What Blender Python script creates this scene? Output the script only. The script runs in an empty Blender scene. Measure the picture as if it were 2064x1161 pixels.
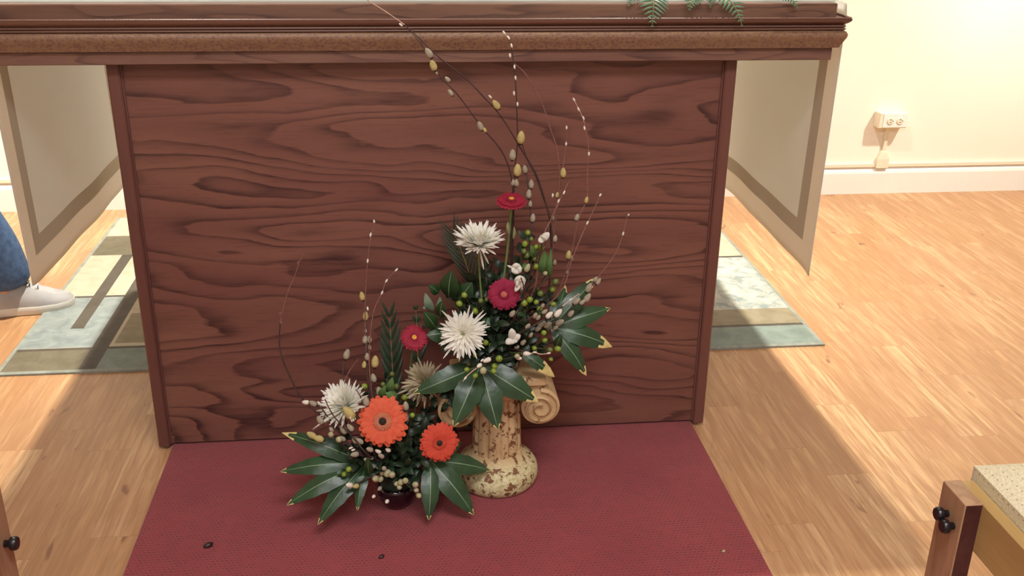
import bpy, math, random
from mathutils import Vector, Matrix, Euler
V = Vector
rnd = random.Random(7)
C = bpy.context.scene
COL = C.collection

# ------------------------------------------------------------------ camera, light, exposure
CAM = V((-0.0634, -2.0904, 1.2470)); ROT = Euler((1.179505, -0.011497, -0.106737), 'XYZ'); FPX = 2041.8
cd = bpy.data.cameras.new('camera'); cam = bpy.data.objects.new('camera', cd); COL.objects.link(cam)
cam.location = CAM; cam.rotation_euler = ROT; cd.sensor_width = 36; cd.lens = FPX/2064*36; cd.clip_start = .02
C.camera = cam
C.view_settings.view_transform = 'Standard'; C.view_settings.look = 'None'
C.view_settings.exposure = 0.22; C.view_settings.gamma = 1.0; C.view_settings.use_curve_mapping = False
w = bpy.data.worlds.new('world'); C.world = w; w.use_nodes = True
w.node_tree.nodes['Background'].inputs[0].default_value = (1, .9, .78, 1); w.node_tree.nodes['Background'].inputs[1].default_value = .05
CEIL = 2.62
def area(name, loc, power, col, sx, sy=None, aim=None, spread=180):
    l = bpy.data.lights.new(name, 'AREA'); l.energy = power; l.color = col
    l.shape = 'DISK' if sy is None else 'RECTANGLE'; l.size = sx
    if sy: l.size_y = sy
    l.spread = math.radians(spread)
    o = bpy.data.objects.new(name, l); COL.objects.link(o); o.location = loc
    if aim is not None: o.rotation_euler = (V(aim)-V(loc)).to_track_quat('-Z', 'Y').to_euler()
    return o
WARM = (1, .97, .86)
area('altar_spot_left_light', (-.74, .80, CEIL-.04), 22, WARM, .06, spread=80)
area('altar_spot_right_light', (.72, .80, CEIL-.04), 21, WARM, .05, spread=80)
area('wall_washer_right_light', (2.85, .55, CEIL-.06), 18, WARM, .12, aim=(2.3, 1.85, .8), spread=85)
area('added_fill_left_light', (-2.3, .75, CEIL-.06), 18, WARM, .16, aim=(-1.9, 1.85, .6), spread=75)  # added fill, brightens the left wall and the hanging cloth
area('front_ceiling_light', (.3, -1.9, CEIL-.04), 46, (.97, .98, 1.0), 1.2, .6)
area('rear_ceiling_light', (-.6, -3.6, CEIL-.04), 34, (.97, .98, 1.0), 1.2, .6)

# ------------------------------------------------------------------ helpers
Rm = ROT.to_matrix()
def P(x, y, Y):                                    # the point at depth Y seen at photo pixel x, y
    d = Rm @ V(((x-1032)/FPX, -(y-580.5)/FPX, -1)); return CAM + d*((Y-CAM.y)/d.y)
def PZ(x, y, z=0):
    d = Rm @ V(((x-1032)/FPX, -(y-580.5)/FPX, -1)); return CAM + d*((z-CAM.z)/d.z)
TOCAM = lambda p: (CAM-p).normalized()

class MB:
    def __init__(s): s.v = []; s.f = []; s.m = []
    def quad_grid(s, rows, mat=0, close=False, matf=None):
        b = len(s.v); n = len(rows[0])
        for r in rows: s.v += [tuple(p) for p in r]
        for i in range(len(rows)-1):
            for j in range(n if close else n-1):
                k = (j+1) % n
                s.f.append((b+i*n+j, b+i*n+k, b+(i+1)*n+k, b+(i+1)*n+j)); s.m.append(matf(i, j) if matf else mat)
    def poly(s, pts, mat=0):
        b = len(s.v); s.v += [tuple(p) for p in pts]; s.f.append(tuple(range(b, b+len(pts)))); s.m.append(mat)
    def box(s, x0, x1, y0, y1, z0, z1, mat=0, bev=0):
        if bev <= 0:
            b = len(s.v)
            s.v += [(x, y, z) for x in (x0, x1) for y in (y0, y1) for z in (z0, z1)]
            for q in [(0,1,3,2),(4,6,7,5),(0,4,5,1),(2,3,7,6),(0,2,6,4),(1,5,7,3)]: s.f.append(tuple(b+i for i in q)); s.m.append(mat)
            return
        # chamfered in plan and at top and bottom
        def ring(ins, z):
            a, c, d, e = x0+ins, x1-ins, y0+ins, y1-ins; k = max(bev-ins, bev*.3)
            return [(a+k,d,z),(c-k,d,z),(c,d+k,z),(c,e-k,z),(c-k,e,z),(a+k,e,z),(a,e-k,z),(a,d+k,z)]
        R_ = [ring(bev*.7, z0), ring(0, z0+bev*.7), ring(0, z1-bev*.7), ring(bev*.7, z1)]
        s.quad_grid(R_, mat, close=True); s.poly(R_[0][::-1], mat); s.poly(R_[-1], mat)
    def tube(s, path, rad, n=6, mat=0, cap=True):
        path = [V(p) for p in path]
        if not isinstance(rad, (list, tuple)): rad = [rad]*len(path)
        rows = []; up = None
        for i, p in enumerate(path):
            t = (path[min(i+1, len(path)-1)]-path[max(i-1, 0)]).normalized()
            if up is None: up = V((0,0,1)) if abs(t.z) < .9 else V((0,1,0))
            a = t.cross(up).normalized(); b = a.cross(t).normalized(); up = b
            rows.append([p+(a*math.cos(2*math.pi*k/n)+b*math.sin(2*math.pi*k/n))*rad[i] for k in range(n)])
        s.quad_grid(rows, mat, close=True)
        if cap: s.poly(rows[0][::-1], mat); s.poly(rows[-1], mat)
    def ellipsoid(s, c, r, axis=(0,0,1), rl=None, nu=8, nv=6, mat=0, egg=0):
        c = V(c); ax = V(axis).normalized(); rl = rl or r
        a = ax.orthogonal().normalized(); b = ax.cross(a)
        rows = []
        for i in range(nv+1):
            t = math.pi*i/nv; z = -math.cos(t)*rl; q = max(math.sin(t), .02)*r*(1-egg*(-math.cos(t)))
            rows.append([c+ax*z+(a*math.cos(2*math.pi*k/nu)+b*math.sin(2*math.pi*k/nu))*q for k in range(nu)])
        s.quad_grid(rows, mat, close=True); s.poly(rows[0][::-1], mat); s.poly(rows[-1], mat)
    def lathe(s, prof, c=(0,0,0), n=32, mat=0, rf=None):
        c = V(c); rows = []
        for r, z in prof:
            rows.append([c+V((math.cos(2*math.pi*k/n)*r*(rf(k/n, z) if rf else 1), math.sin(2*math.pi*k/n)*r*(rf(k/n, z) if rf else 1), z)) for k in range(n)])
        s.quad_grid(rows, mat, close=True); s.poly(rows[0][::-1], mat); s.poly(rows[-1], mat)
    def build(s, name, mats, parent=None, smooth=True, sharp=None):
        if not isinstance(mats, (list, tuple)): mats = [mats]
        off = (ORG.get(parent.name, V((0,0,0))) if parent else V((0,0,0)))
        me = bpy.data.meshes.new(name); me.from_pydata([tuple(V(v)-off) for v in s.v], [], s.f)
        for m in mats: me.materials.append(m)
        me.polygons.foreach_set('material_index', s.m)
        me.polygons.foreach_set('use_smooth', [smooth]*len(s.f)); me.update()
        if smooth and sharp:
            try: me.set_sharp_from_angle(angle=math.radians(sharp))
            except Exception: pass
        o = bpy.data.objects.new(name, me); COL.objects.link(o)
        if parent: o.parent = parent; ORG[o.name] = off
        else: ORG[o.name] = V((0,0,0))
        return o
ORG = {}
def tag(o, label=None, cat=None, group=None, kind=None):
    if label: o['label'] = label
    if cat: o['category'] = cat
    if group: o['group'] = group
    if kind: o['kind'] = kind
    return o
def thing(name, loc, label, cat, group=None):
    o = bpy.data.objects.new(name, None); COL.objects.link(o); o.location = loc; o.empty_display_size = .05
    ORG[o.name] = V(loc); return tag(o, label, cat, group)
def struct(name, mb, m, smooth=False): return tag(mb.build(name, m, smooth=smooth), kind='structure')
def rehome(o, loc):                                # move a one-mesh thing's origin to its base
    loc = V(loc); o.data.transform(Matrix.Translation(-loc)); o.location = loc; ORG[o.name] = loc; return o

# ------------------------------------------------------------------ materials
def dim(c, k):                                     # a hex colour scaled in linear light, back in sRGB
    out = []
    for x in lin(c)[:3]:
        x *= k; out.append(12.92*x if x <= .0031308 else 1.055*x**(1/2.4)-.055)
    return out
def lin(c):
    if isinstance(c, str): c = [int(c[i:i+2], 16)/255 for i in (0, 2, 4)]
    return tuple((x/12.92 if x <= .04045 else ((x+.055)/1.055)**2.4) for x in c)+(1,)
class NT:
    def __init__(s, name):
        s.mat = bpy.data.materials.new(name); s.mat.use_nodes = True; s.t = s.mat.node_tree
        s.b = s.t.nodes['Principled BSDF']
    def n(s, typ, **kw):
        x = s.t.nodes.new(typ)
        for k, v in kw.items():
            if k.startswith('i_'):
                key = k[2:]; key = int(key) if key.isdigit() else key.replace('_', ' ')
                if hasattr(v, 'links') or isinstance(v, bpy.types.NodeSocket): s.t.links.new(v, x.inputs[key])
                else: x.inputs[key].default_value = v
            else: setattr(x, k, v)
        return x
    def l(s, a, b): s.t.links.new(a, b)
    def math(s, op, a, b=0, c=0):
        x = s.t.nodes.new('ShaderNodeMath'); x.operation = op
        for i, v in enumerate((a, b, c)):
            if isinstance(v, bpy.types.NodeSocket): s.l(v, x.inputs[i])
            else: x.inputs[i].default_value = v
        return x.outputs[0]
    def coords(s, kind='Object', scale=(1,1,1), rot=(0,0,0), loc=(0,0,0)):
        tc = s.n('ShaderNodeTexCoord'); mp = s.n('ShaderNodeMapping'); s.l(tc.outputs[kind], mp.inputs[0])
        mp.inputs['Scale'].default_value = scale; mp.inputs['Rotation'].default_value = rot; mp.inputs['Location'].default_value = loc
        return mp.outputs[0]
    def noise(s, vec, scale=5, detail=2, dist=0, rough=.5):
        x = s.n('ShaderNodeTexNoise'); s.l(vec, x.inputs['Vector']); x.inputs['Scale'].default_value = scale
        x.inputs['Detail'].default_value = detail; x.inputs['Distortion'].default_value = dist; x.inputs['Roughness'].default_value = rough
        return x.outputs['Fac']
    def ramp(s, fac, stops, interp='LINEAR'):
        x = s.n('ShaderNodeValToRGB'); s.l(fac, x.inputs[0]); cr = x.color_ramp; cr.interpolation = interp
        while len(cr.elements) < len(stops): cr.elements.new(.5)
        for e, (p, c) in zip(cr.elements, stops): e.position = p; e.color = c if len(c) == 4 else tuple(c)+(1,)
        return x.outputs[0]
    def mix(s, fac, a, b, mode='MIX'):
        x = s.n('ShaderNodeMix', data_type='RGBA', blend_type=mode)
        for i, v in ((0, fac), (6, a), (7, b)):
            if isinstance(v, bpy.types.NodeSocket): s.l(v, x.inputs[i])
            else: x.inputs[i].default_value = v
        return x.outputs[2]
    def bump(s, h, strength=.2, dist=.01):
        x = s.n('ShaderNodeBump'); s.l(h, x.inputs['Height']); x.inputs['Strength'].default_value = strength; x.inputs['Distance'].default_value = dist
        s.l(x.outputs[0], s.b.inputs['Normal'])
    def set(s, **kw):
        for k, v in kw.items():
            i = s.b.inputs[k.replace('_', ' ')]
            if isinstance(v, bpy.types.NodeSocket): s.l(v, i)
            else: i.default_value = v
        return s
def simple(name, col, rough=.6, var=.12, scale=20, **kw):
    m = NT(name); v = m.coords(); f = m.noise(v, scale, 3)
    c = lin(col); d = tuple(x*(1-var*1.5) for x in c[:3])+(1,); e = tuple(min(1, x*(1+var)) for x in c[:3])+(1,)
    m.set(Base_Color=m.ramp(f, [(.3, d), (.7, e)]), Roughness=rough, **kw); return m.mat

def oak(name, light, mid, dark, along='x', A=9, B=10, stretch=.9, across=3.2, off=(0,0,0), rough=.38, contrast=1.0, gloss=.4):
    m = NT(name)
    sc = {'x': (stretch, across, across), 'y': (across, stretch, across), 'z': (across, across, stretch)}[along]
    v = m.coords(scale=sc, loc=off)
    n1 = m.noise(v, 1.0, 1.5, .25, .45)
    s2 = {'x': (4, 42, 42), 'y': (42, 4, 42), 'z': (42, 42, 4)}[along]
    v2 = m.coords(scale=s2, loc=off); jag = m.noise(v2, 1, 3, 0, .7)
    s3 = {'x': (12, 260, 260), 'y': (260, 12, 260), 'z': (260, 260, 12)}[along]
    v3 = m.coords(scale=s3, loc=off); pore = m.noise(v3, 1, 2, 0, .6)
    v4 = m.coords(scale=tuple(q*.9 for q in sc), loc=(7.1+off[0], 3+off[1], 1.7+off[2])); big = m.noise(v4, 1, 2)
    arg = m.math('ADD', m.math('MULTIPLY', n1, A*1.35), m.math('ADD', m.math('MULTIPLY', jag, .36), m.math('MULTIPLY', m.noise(m.coords(scale={'x': (7, 24, 24), 'y': (24, 7, 24), 'z': (24, 24, 7)}[along], loc=off), 1, 2, .4, .6), .55)))
    f = m.math('FRACT', arg)
    d = m.ramp(f, [(0, (1,1,1)), (.10, (.85,.85,.85)), (.30, (.25,.25,.25)), (.6, (.05,.05,.05)), (.93, (0,0,0)), (1, (1,1,1))])
    streak = m.math('MULTIPLY', m.math('SUBTRACT', m.noise(v2, .6, 4, 0, .7), .38), 1.6)
    d2 = m.math('MULTIPLY', d, m.math('ADD', .35, m.math('MULTIPLY', streak, 1.3)))
    d3 = m.math('ADD', m.math('MULTIPLY', d2, contrast), m.math('MULTIPLY', m.math('GREATER_THAN', pore, .60), .16))
    base = m.mix(m.ramp(big, [(.35, (0,0,0)), (.65, (1,1,1))]), lin(mid), lin(light))
    m.set(Base_Color=m.mix(m.n('ShaderNodeClamp', i_0=d3).outputs[0], base, lin(dark)), Roughness=rough)
    m.b.inputs['Specular IOR Level'].default_value = gloss
    m.bump(d3, .12, .002); return m.mat

M = {}
M['panel'] = oak('stained_oak_panel', dim('8f6152', .78), dim('7f5048', .78), dim('472b2b', .74), 'x', A=10.5, stretch=1.4, across=6.6, off=(.4, 0, .3), contrast=1.05)
M['stile'] = oak('stained_oak_stile', dim('80534a', .76), dim('744841', .76), dim('543430', .76), 'z', A=4, across=9, stretch=.7, contrast=.4)
M['apron'] = oak('stained_oak_apron', dim('8f695a', .76), dim('845d50', .76), dim('56393a', .76), 'x', A=7, stretch=2.6, across=18, off=(1.3, 2, .9), contrast=.9)
M['moulding'] = oak('stained_oak_moulding', dim('896353', .76), dim('7d584b', .76), dim('5c4139', .76), 'x', A=3, stretch=1.3, across=14, contrast=.35)
M['topedge'] = oak('stained_oak_top_edge', dim('8e6a57', .76), dim('805c4c', .76), dim('523a35', .76), 'x', A=6, stretch=2.4, across=16, off=(2.3, 0, 4), contrast=1)
def carved():
    m = NT('carved_frieze'); v = m.coords(scale=(1, 1, 1)); vo = m.n('ShaderNodeTexVoronoi', i_Vector=v, i_Scale=150.0)
    n = m.noise(v, 60, 3)
    h = m.math('ADD', vo.outputs['Distance'], m.math('MULTIPLY', n, .6))
    m.set(Base_Color=m.ramp(h, [(.3, lin(dim('79564a', .8))), (.62, lin(dim('8a6554', .8))), (.95, lin(dim('967357', .8)))]), Roughness=.5); m.bump(h, .25, .003); return m.mat
M['carved'] = carved()

def floor_mat():
    m = NT('laminate_planks'); tc = m.n('ShaderNodeTexCoord'); sp = m.n('ShaderNodeSeparateXYZ'); m.l(tc.outputs['Object'], sp.inputs[0])
    W, L = .098, .50
    ix = m.math('FLOOR', m.math('DIVIDE', m.math('ADD', sp.outputs[0], 10.02), W))
    wn = m.n('ShaderNodeTexWhiteNoise', noise_dimensions='1D'); m.l(ix, wn.inputs['W'])
    yy = m.math('ADD', m.math('DIVIDE', sp.outputs[1], L), m.math('MULTIPLY', wn.outputs[0], 7.3)); iy = m.math('FLOOR', yy)
    cid = m.n('ShaderNodeCombineXYZ'); m.l(ix, cid.inputs[0]); m.l(iy, cid.inputs[1])
    w2 = m.n('ShaderNodeTexWhiteNoise', noise_dimensions='3D'); m.l(cid.outputs[0], w2.inputs['Vector'])
    off = m.n('ShaderNodeVectorMath', operation='SCALE'); m.l(w2.outputs['Color'], off.inputs[0]); off.inputs['Scale'].default_value = 30
    ad = m.n('ShaderNodeVectorMath', operation='ADD'); m.l(tc.outputs['Object'], ad.inputs[0]); m.l(off.outputs[0], ad.inputs[1])
    def mp(s):
        q = m.n('ShaderNodeMapping'); m.l(ad.outputs[0], q.inputs[0]); q.inputs['Scale'].default_value = s; return q.outputs[0]
    g1 = m.noise(mp((9, 1.6, 1)), 1, 2, .6); f = m.math('FRACT', m.math('ADD', m.math('MULTIPLY', g1, 7), m.math('MULTIPLY', m.noise(mp((60, 7, 1)), 1, 2), .5)))
    fine = m.noise(mp((110, 5, 1)), 1, 3, 0, .7)
    line = m.ramp(f, [(0, (1,1,1)), (.12, (.5,.5,.5)), (.35, (.1,.1,.1)), (.9, (0,0,0)), (1, (1,1,1))])
    base = m.ramp(w2.outputs['Value'], [(0, lin('bb8f64')), (.3, lin('c4986c')), (.65, lin('cba176')), (1, lin('d6b084'))])
    blot = m.noise(mp((7, 3, 1)), 1, 3)
    c = m.mix(m.ramp(blot, [(.35, (.35,.35,.35)), (.6, (0,0,0))]), base, lin('a5775a'))
    c = m.mix(m.math('MULTIPLY', line, .26), c, lin('875c44'))
    c = m.mix(m.ramp(fine, [(.38, (.85,.85,.85)), (.60, (0,0,0))]), c, lin('a3764f'))
    mid = m.noise(mp((38, 3.2, 1)), 1, 3, .5, .65); c = m.mix(m.ramp(mid, [(.36, (.7,.7,.7)), (.56, (0,0,0))]), c, lin('ab7c55'))
    c = m.mix(m.ramp(mid, [(.56, (0,0,0)), (.74, (.4,.4,.4))]), c, lin('d8b284'))
    kn = m.noise(mp((26, 9, 1)), 1, 2, .6); c = m.mix(m.ramp(kn, [(.70, (0,0,0)), (.76, (.75,.75,.75))]), c, lin('7a4c34'))
    ex = m.math('FRACT', m.math('DIVIDE', m.math('ADD', sp.outputs[0], 10.02), W)); ey = m.math('FRACT', yy)
    seam = m.math('MAXIMUM', m.math('LESS_THAN', ex, .016), m.math('LESS_THAN', ey, .004))
    c = m.mix(m.math('MULTIPLY', seam, .25), c, lin('6e4630'))
    m.set(Base_Color=c, Roughness=.36); m.b.inputs['Specular IOR Level'].default_value = .35; m.bump(m.math('SUBTRACT', 0, seam), .25, .001); return m.mat
M['floor'] = floor_mat()
M['wall'] = simple('cream_wall_paint', 'f2eadb', .85, .02, 3)
M['wall_dark'] = simple('beige_wall_paint', 'dcd8d2', .85, .02, 3)
M['ceil'] = simple('white_ceiling_paint', 'e6ddcf', .9, .02)
M['trim'] = simple('white_trim_paint', 'ece8e2', .45, .01)
M['plastic'] = simple('ivory_plastic', 'e9dfc8', .4, .02)
M['slot'] = simple('dark_slot', '4a4036', .6, .05)
M['black'] = simple('black_bolt_plastic', '171418', .3, .1)
def carpet():
    m = NT('red_dotted_carpet'); v = m.coords(scale=(1, 1, 1)); sp = m.n('ShaderNodeSeparateXYZ'); m.l(v, sp.inputs[0])
    s = .0088
    a = m.math('FRACT', m.math('DIVIDE', m.math('ADD', sp.outputs[0], 10), s)); row = m.math('FLOOR', m.math('DIVIDE', sp.outputs[1], s*.9))
    a = m.math('FRACT', m.math('ADD', m.math('DIVIDE', m.math('ADD', sp.outputs[0], 10), s), m.math('MULTIPLY', row, .5)))
    b = m.math('FRACT', m.math('DIVIDE', sp.outputs[1], s*.9))
    r = m.math('SQRT', m.math('ADD', m.math('POWER', m.math('SUBTRACT', a, .5), 2), m.math('POWER', m.math('SUBTRACT', b, .5), 2)))
    dot = m.math('MULTIPLY', m.ramp(r, [(.18, (1,1,1)), (.36, (0,0,0))]), m.ramp(m.noise(v, 55, 2), [(.38, (.25,.25,.25)), (.62, (1,1,1))]))
    n = m.noise(v, 7, 4); nf = m.noise(v, 380, 2)
    base = m.ramp(n, [(.3, lin(dim('943c44', .76))), (.7, lin(dim('a2464c', .76)))]); base = m.mix(m.math('MULTIPLY', nf, .35), base, lin(dim('bd5558', .76)))
    m.set(Base_Color=m.mix(m.math('MULTIPLY', dot, .62), base, lin(dim('5e2030', .7))), Roughness=.95); m.b.inputs['Specular IOR Level'].default_value = .1
    m.b.inputs['Sheen Weight'].default_value = .25
    m.bump(m.math('SUBTRACT', nf, m.math('MULTIPLY', dot, .6)), .5, .003); return m.mat
M['carpet'] = carpet()
def pile(name, col, col2=None):
    m = NT(name); v = m.coords(); n = m.noise(v, 22, 4, .6, .6); nf = m.noise(v, 420, 2)
    c = lin(col); d = lin(col2) if col2 else tuple(x*.72 for x in c[:3])+(1,)
    m.set(Base_Color=m.ramp(n, [(.35, d), (.6, c)]), Roughness=.95); m.b.inputs['Sheen Weight'].default_value = .3; m.b.inputs['Specular IOR Level'].default_value = .1
    m.bump(nf, .5, .003); return m.mat
RUG = [pile('rug_cream', dim('dcd0b6', .72), dim('cfc0a4', .72)), pile('rug_blue_grey', dim('a6aeaa', .72), dim('8d9794', .72)), pile('rug_olive', dim('847a60', .72), dim('746a52', .72)), pile('rug_dark_line', dim('62584a', .72)),
       pile('rug_teal', dim('98a79c', .72), dim('849388', .72)), pile('rug_beige', dim('a89b7c', .72), dim('988a6c', .72)), pile('rug_edge_binding', dim('aeb2a6', .72)), pile('rug_white_blotched', dim('d9d8cc', .72), dim('9aa6a2', .72))]
def cloth(name, col, trans=.35):
    m = NT(name); v = m.coords(); n = m.noise(v, 6, 2); wv = m.noise(v, 700, 1)
    c = lin(col); m.set(Base_Color=m.ramp(n, [(.3, tuple(x*.95 for x in c[:3])), (.7, c)]), Roughness=.9); m.bump(wv, .15, .001)
    m.b.inputs['Specular IOR Level'].default_value = .1
    tr = m.n('ShaderNodeBsdfTranslucent'); tr.inputs[0].default_value = c
    mx = m.n('ShaderNodeMixShader'); mx.inputs[0].default_value = trans
    m.l(m.b.outputs[0], mx.inputs[1]); m.l(tr.outputs[0], mx.inputs[2]); m.l(mx.outputs[0], m.t.nodes['Material Output'].inputs[0]); return m.mat
M['cloth'] = cloth('cream_altar_linen', 'f0f4f3', .78); M['cloth_band'] = cloth('linen_hem_overlap', 'ddd8cc', .62); M['cloth_hem'] = cloth('linen_hem', 'f4f3ee', .82)
def upholstery():
    m = NT('cream_dotted_upholstery'); v = m.coords(); sp = m.n('ShaderNodeSeparateXYZ'); m.l(v, sp.inputs[0])
    x = m.math('ADD', sp.outputs[0], sp.outputs[2]); a = m.math('FRACT', m.math('DIVIDE', m.math('ADD', x, 5), .019)); row = m.math('FLOOR', m.math('DIVIDE', m.math('ADD', x, 5), .019))
    b = m.math('FRACT', m.math('ADD', m.math('DIVIDE', m.math('ADD', sp.outputs[1], 5), .013), m.math('MULTIPLY', row, .37)))
    da = m.math('LESS_THAN', m.math('ABSOLUTE', m.math('SUBTRACT', a, .5)), .05); db = m.math('LESS_THAN', m.math('ABSOLUTE', m.math('SUBTRACT', b, .5)), .12)
    n = m.noise(v, 260, 2)
    base = m.ramp(n, [(.3, lin('c9bd9c')), (.7, lin('e0d6ba'))])
    m.set(Base_Color=m.mix(m.math('MULTIPLY', m.math('MULTIPLY', da, db), .7), base, lin('5a5438')), Roughness=.9); m.bump(n, .4, .002); return m.mat
M['uphol'] = upholstery()
M['chairwood'] = oak('chair_oak_upright', 'b08c6c', '9c785a', '6e4c3a', 'z', A=3, across=16, stretch=1.4, contrast=.6, rough=.32)
M['chairrail'] = oak('chair_oak_rail', 'bc9c66', 'ac8c58', '7a5c38', 'y', A=3, across=14, stretch=1.6, contrast=.6, rough=.35)
M['chairdark'] = simple('chair_oak_dark_face', '4a2626', .4, .2, 60)  # darker colour for the leg faces turned toward the camera
def leafm(name, col, vein=None, rough=.33, trans=.12):
    m = NT(name); v = m.coords(); n = m.noise(v, 28, 3); c = lin(col)
    m.set(Base_Color=m.ramp(n, [(.3, tuple(x*.62 for x in c[:3])), (.7, tuple(x*1.15 for x in c[:3]))]), Roughness=rough)
    m.b.inputs['Specular IOR Level'].default_value = .38; m.bump(m.noise(v, 90, 2), .25, .002); return m.mat
M['fatsia'] = leafm('fatsia_green', '2f4a30'); M['vein'] = simple('leaf_vein', '7c9470', .5, .05); M['tip'] = simple('leaf_tip_yellow', 'cdbb7c', .6, .12, 60)
M['sprig'] = leafm('filler_leaf_green', dim('2b3f2a', .6), rough=.4); M['round'] = leafm('round_leaf_green', dim('35562f', .6), rough=.38); M['pale'] = leafm('pale_round_leaf', dim('8fa68c', .7), rough=.5)
M['bright'] = leafm('bright_leaf_green', '5d8048', rough=.4); M['palm_dark'] = leafm('dark_palm_green', dim('34452e', .55), rough=.6); M['palm'] = leafm('palm_green', dim('2f4a36', .65), rough=.3); M['fern'] = leafm('leather_fern_green', dim('54805a', .75), rough=.4)
M['greenstem'] = simple('green_stem', '6f7f4c', .6, .15, 60); M['darkstem'] = simple('dark_stem', '3a3a24', .6, .15)
M['bark'] = simple('willow_bark', '3c2726', .45, .25, 90); M['twig'] = simple('reddish_twig', '7d5249', .45, .2, 90); M['paletwig'] = simple('pale_twig', 'c9a48e', .35, .15, 90)
M['catkin'] = simple('silver_catkin', '9c917e', .9, .12, 150); M['catkin_y'] = simple('golden_catkin', 'b4a36a', .9, .12, 150); M['catkin_w'] = simple('white_catkin', 'dcd4c6', .8, .08, 150); M['scale'] = simple('bud_scale', '33201f', .4, .2)
M['berry'] = simple('green_berry', dim('8aa03a', .8), .3, .12, 120); M['berry_d'] = simple('dull_green_berry', dim('6b7a3c', .8), .35, .15, 120); M['berry_p'] = simple('pale_bud', dim('b9b48c', .8), .5, .12, 120)
def petal(name, c1, c2, r=.1, rough=.6):
    m = NT(name); v = m.coords(); n = m.noise(v, 120, 3)
    m.set(Base_Color=m.ramp(n, [(.3, lin(c1)), (.7, lin(c2))]), Roughness=rough); m.b.inputs['Subsurface Weight'].default_value = .3
    m.b.inputs['Subsurface Radius'].default_value = (.006, .005, .004); m.b.inputs['Specular IOR Level'].default_value = .2
    tr = m.n('ShaderNodeBsdfTranslucent'); tr.inputs[0].default_value = lin(c2); mx = m.n('ShaderNodeMixShader'); mx.inputs[0].default_value = .35
    m.l(m.b.outputs[0], mx.inputs[1]); m.l(tr.outputs[0], mx.inputs[2]); m.l(mx.outputs[0], m.t.nodes['Material Output'].inputs[0]); return m.mat
M['orange'] = petal('orange_petal', 'e6664a', 'f07c5a'); M['orange2'] = petal('red_orange_petal', 'dc5440', 'e86650'); M['orange_in'] = petal('orange_inner_petal', 'dc8868', 'e69a78')
M['red'] = petal('crimson_petal', '9a2444', 'b23558'); M['red2'] = petal('red_petal', 'a02840', 'b8384e'); M['eye_dark'] = simple('dark_flower_eye', '2a1f14', .7, .3, 300)
M['eye_y'] = simple('yellow_flower_eye', 'd8a03a', .7, .2, 300); M['eye_tan'] = simple('tan_flower_eye', 'b0604a', .7, .2, 300)
M['mum'] = petal('white_mum_petal', 'f6f5ea', 'fdfcf4', rough=.55); M['mum_c'] = petal('cream_mum_heart', 'd8d49c', 'e6e2b8'); M['wilt'] = petal('faded_mum_petal', 'b8ab90', 'cfc4a8')
M['white'] = petal('white_blossom', 'eceadf', 'f6f4ec'); M['creamb'] = petal('cream_bud', 'ccc49a', 'dcd6b0')
def glass():
    m = NT('dark_purple_glass'); m.set(Base_Color=lin('1c0d18'), Roughness=.06); m.b.inputs['Coat Weight'].default_value = .6; return m.mat
M['bowl'] = glass(); M['foam'] = simple('floral_foam', '25382a', .9, .3, 60)
def plaster(thr=.545, name='flaking_cream_plaster'):
    m = NT(name); v = m.coords(); n = m.noise(v, 62, 5, .3, .62); n2 = m.noise(v, 14, 3); n3 = m.noise(v, 160, 3)
    sp = m.n('ShaderNodeSeparateXYZ'); m.l(v, sp.inputs[0])
    base = m.ramp(n2, [(.3, lin('bd9c72')), (.7, lin('cfb68c'))])
    foot = m.ramp(m.math('MULTIPLY', sp.outputs[2], 10), [(.45, lin('c9ba84')), (.75, (0,0,0,1))])
    base = m.mix(m.ramp(m.math('MULTIPLY', sp.outputs[2], 10), [(.5, (1,1,1)), (.8, (0,0,0))]), base, m.ramp(n3, [(.35, lin('b5a878')), (.65, lin('d8d0a8'))]))
    fl = m.ramp(n, [(thr, (0,0,0)), (thr+.03, (1,1,1))])
    m.set(Base_Color=m.mix(fl, base, m.ramp(n3, [(.3, lin('6b3e2c')), (.7, lin('8a6238'))])), Roughness=.65); m.bump(m.math('SUBTRACT', n3, m.math('MULTIPLY', fl, 1.5)), .5, .002); return m.mat
M['plaster'] = plaster(); M['capital'] = plaster(.63, 'worn_capital_plaster')
M['skin'] = simple('skin', 'c8957a', .5, .05); M['jeans'] = simple('blue_denim', '4a6288', .9, .2, 60); M['shoe'] = simple('grey_shoe_fabric', 'a9a6a6', .7, .08); M['sole'] = simple('white_rubber_sole', 'dedad2', .6, .04)
M['sweater'] = simple('grey_knit', '5a5c62', .9, .1, 80); M['hair'] = simple('brown_hair', '3b2a1f', .6, .2, 120); M['eye'] = simple('eye_white', 'e8e4de', .2, .02); M['lips'] = simple('lips', 'a8665a', .5, .05)
def emit(name, col, st):
    m = NT(name); m.set(Base_Color=lin(col)); m.b.inputs['Emission Color'].default_value = lin(col); m.b.inputs['Emission Strength'].default_value = st; return m.mat
M['lamp'] = emit('lamp_glow', 'fff0d4', 6)

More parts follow.
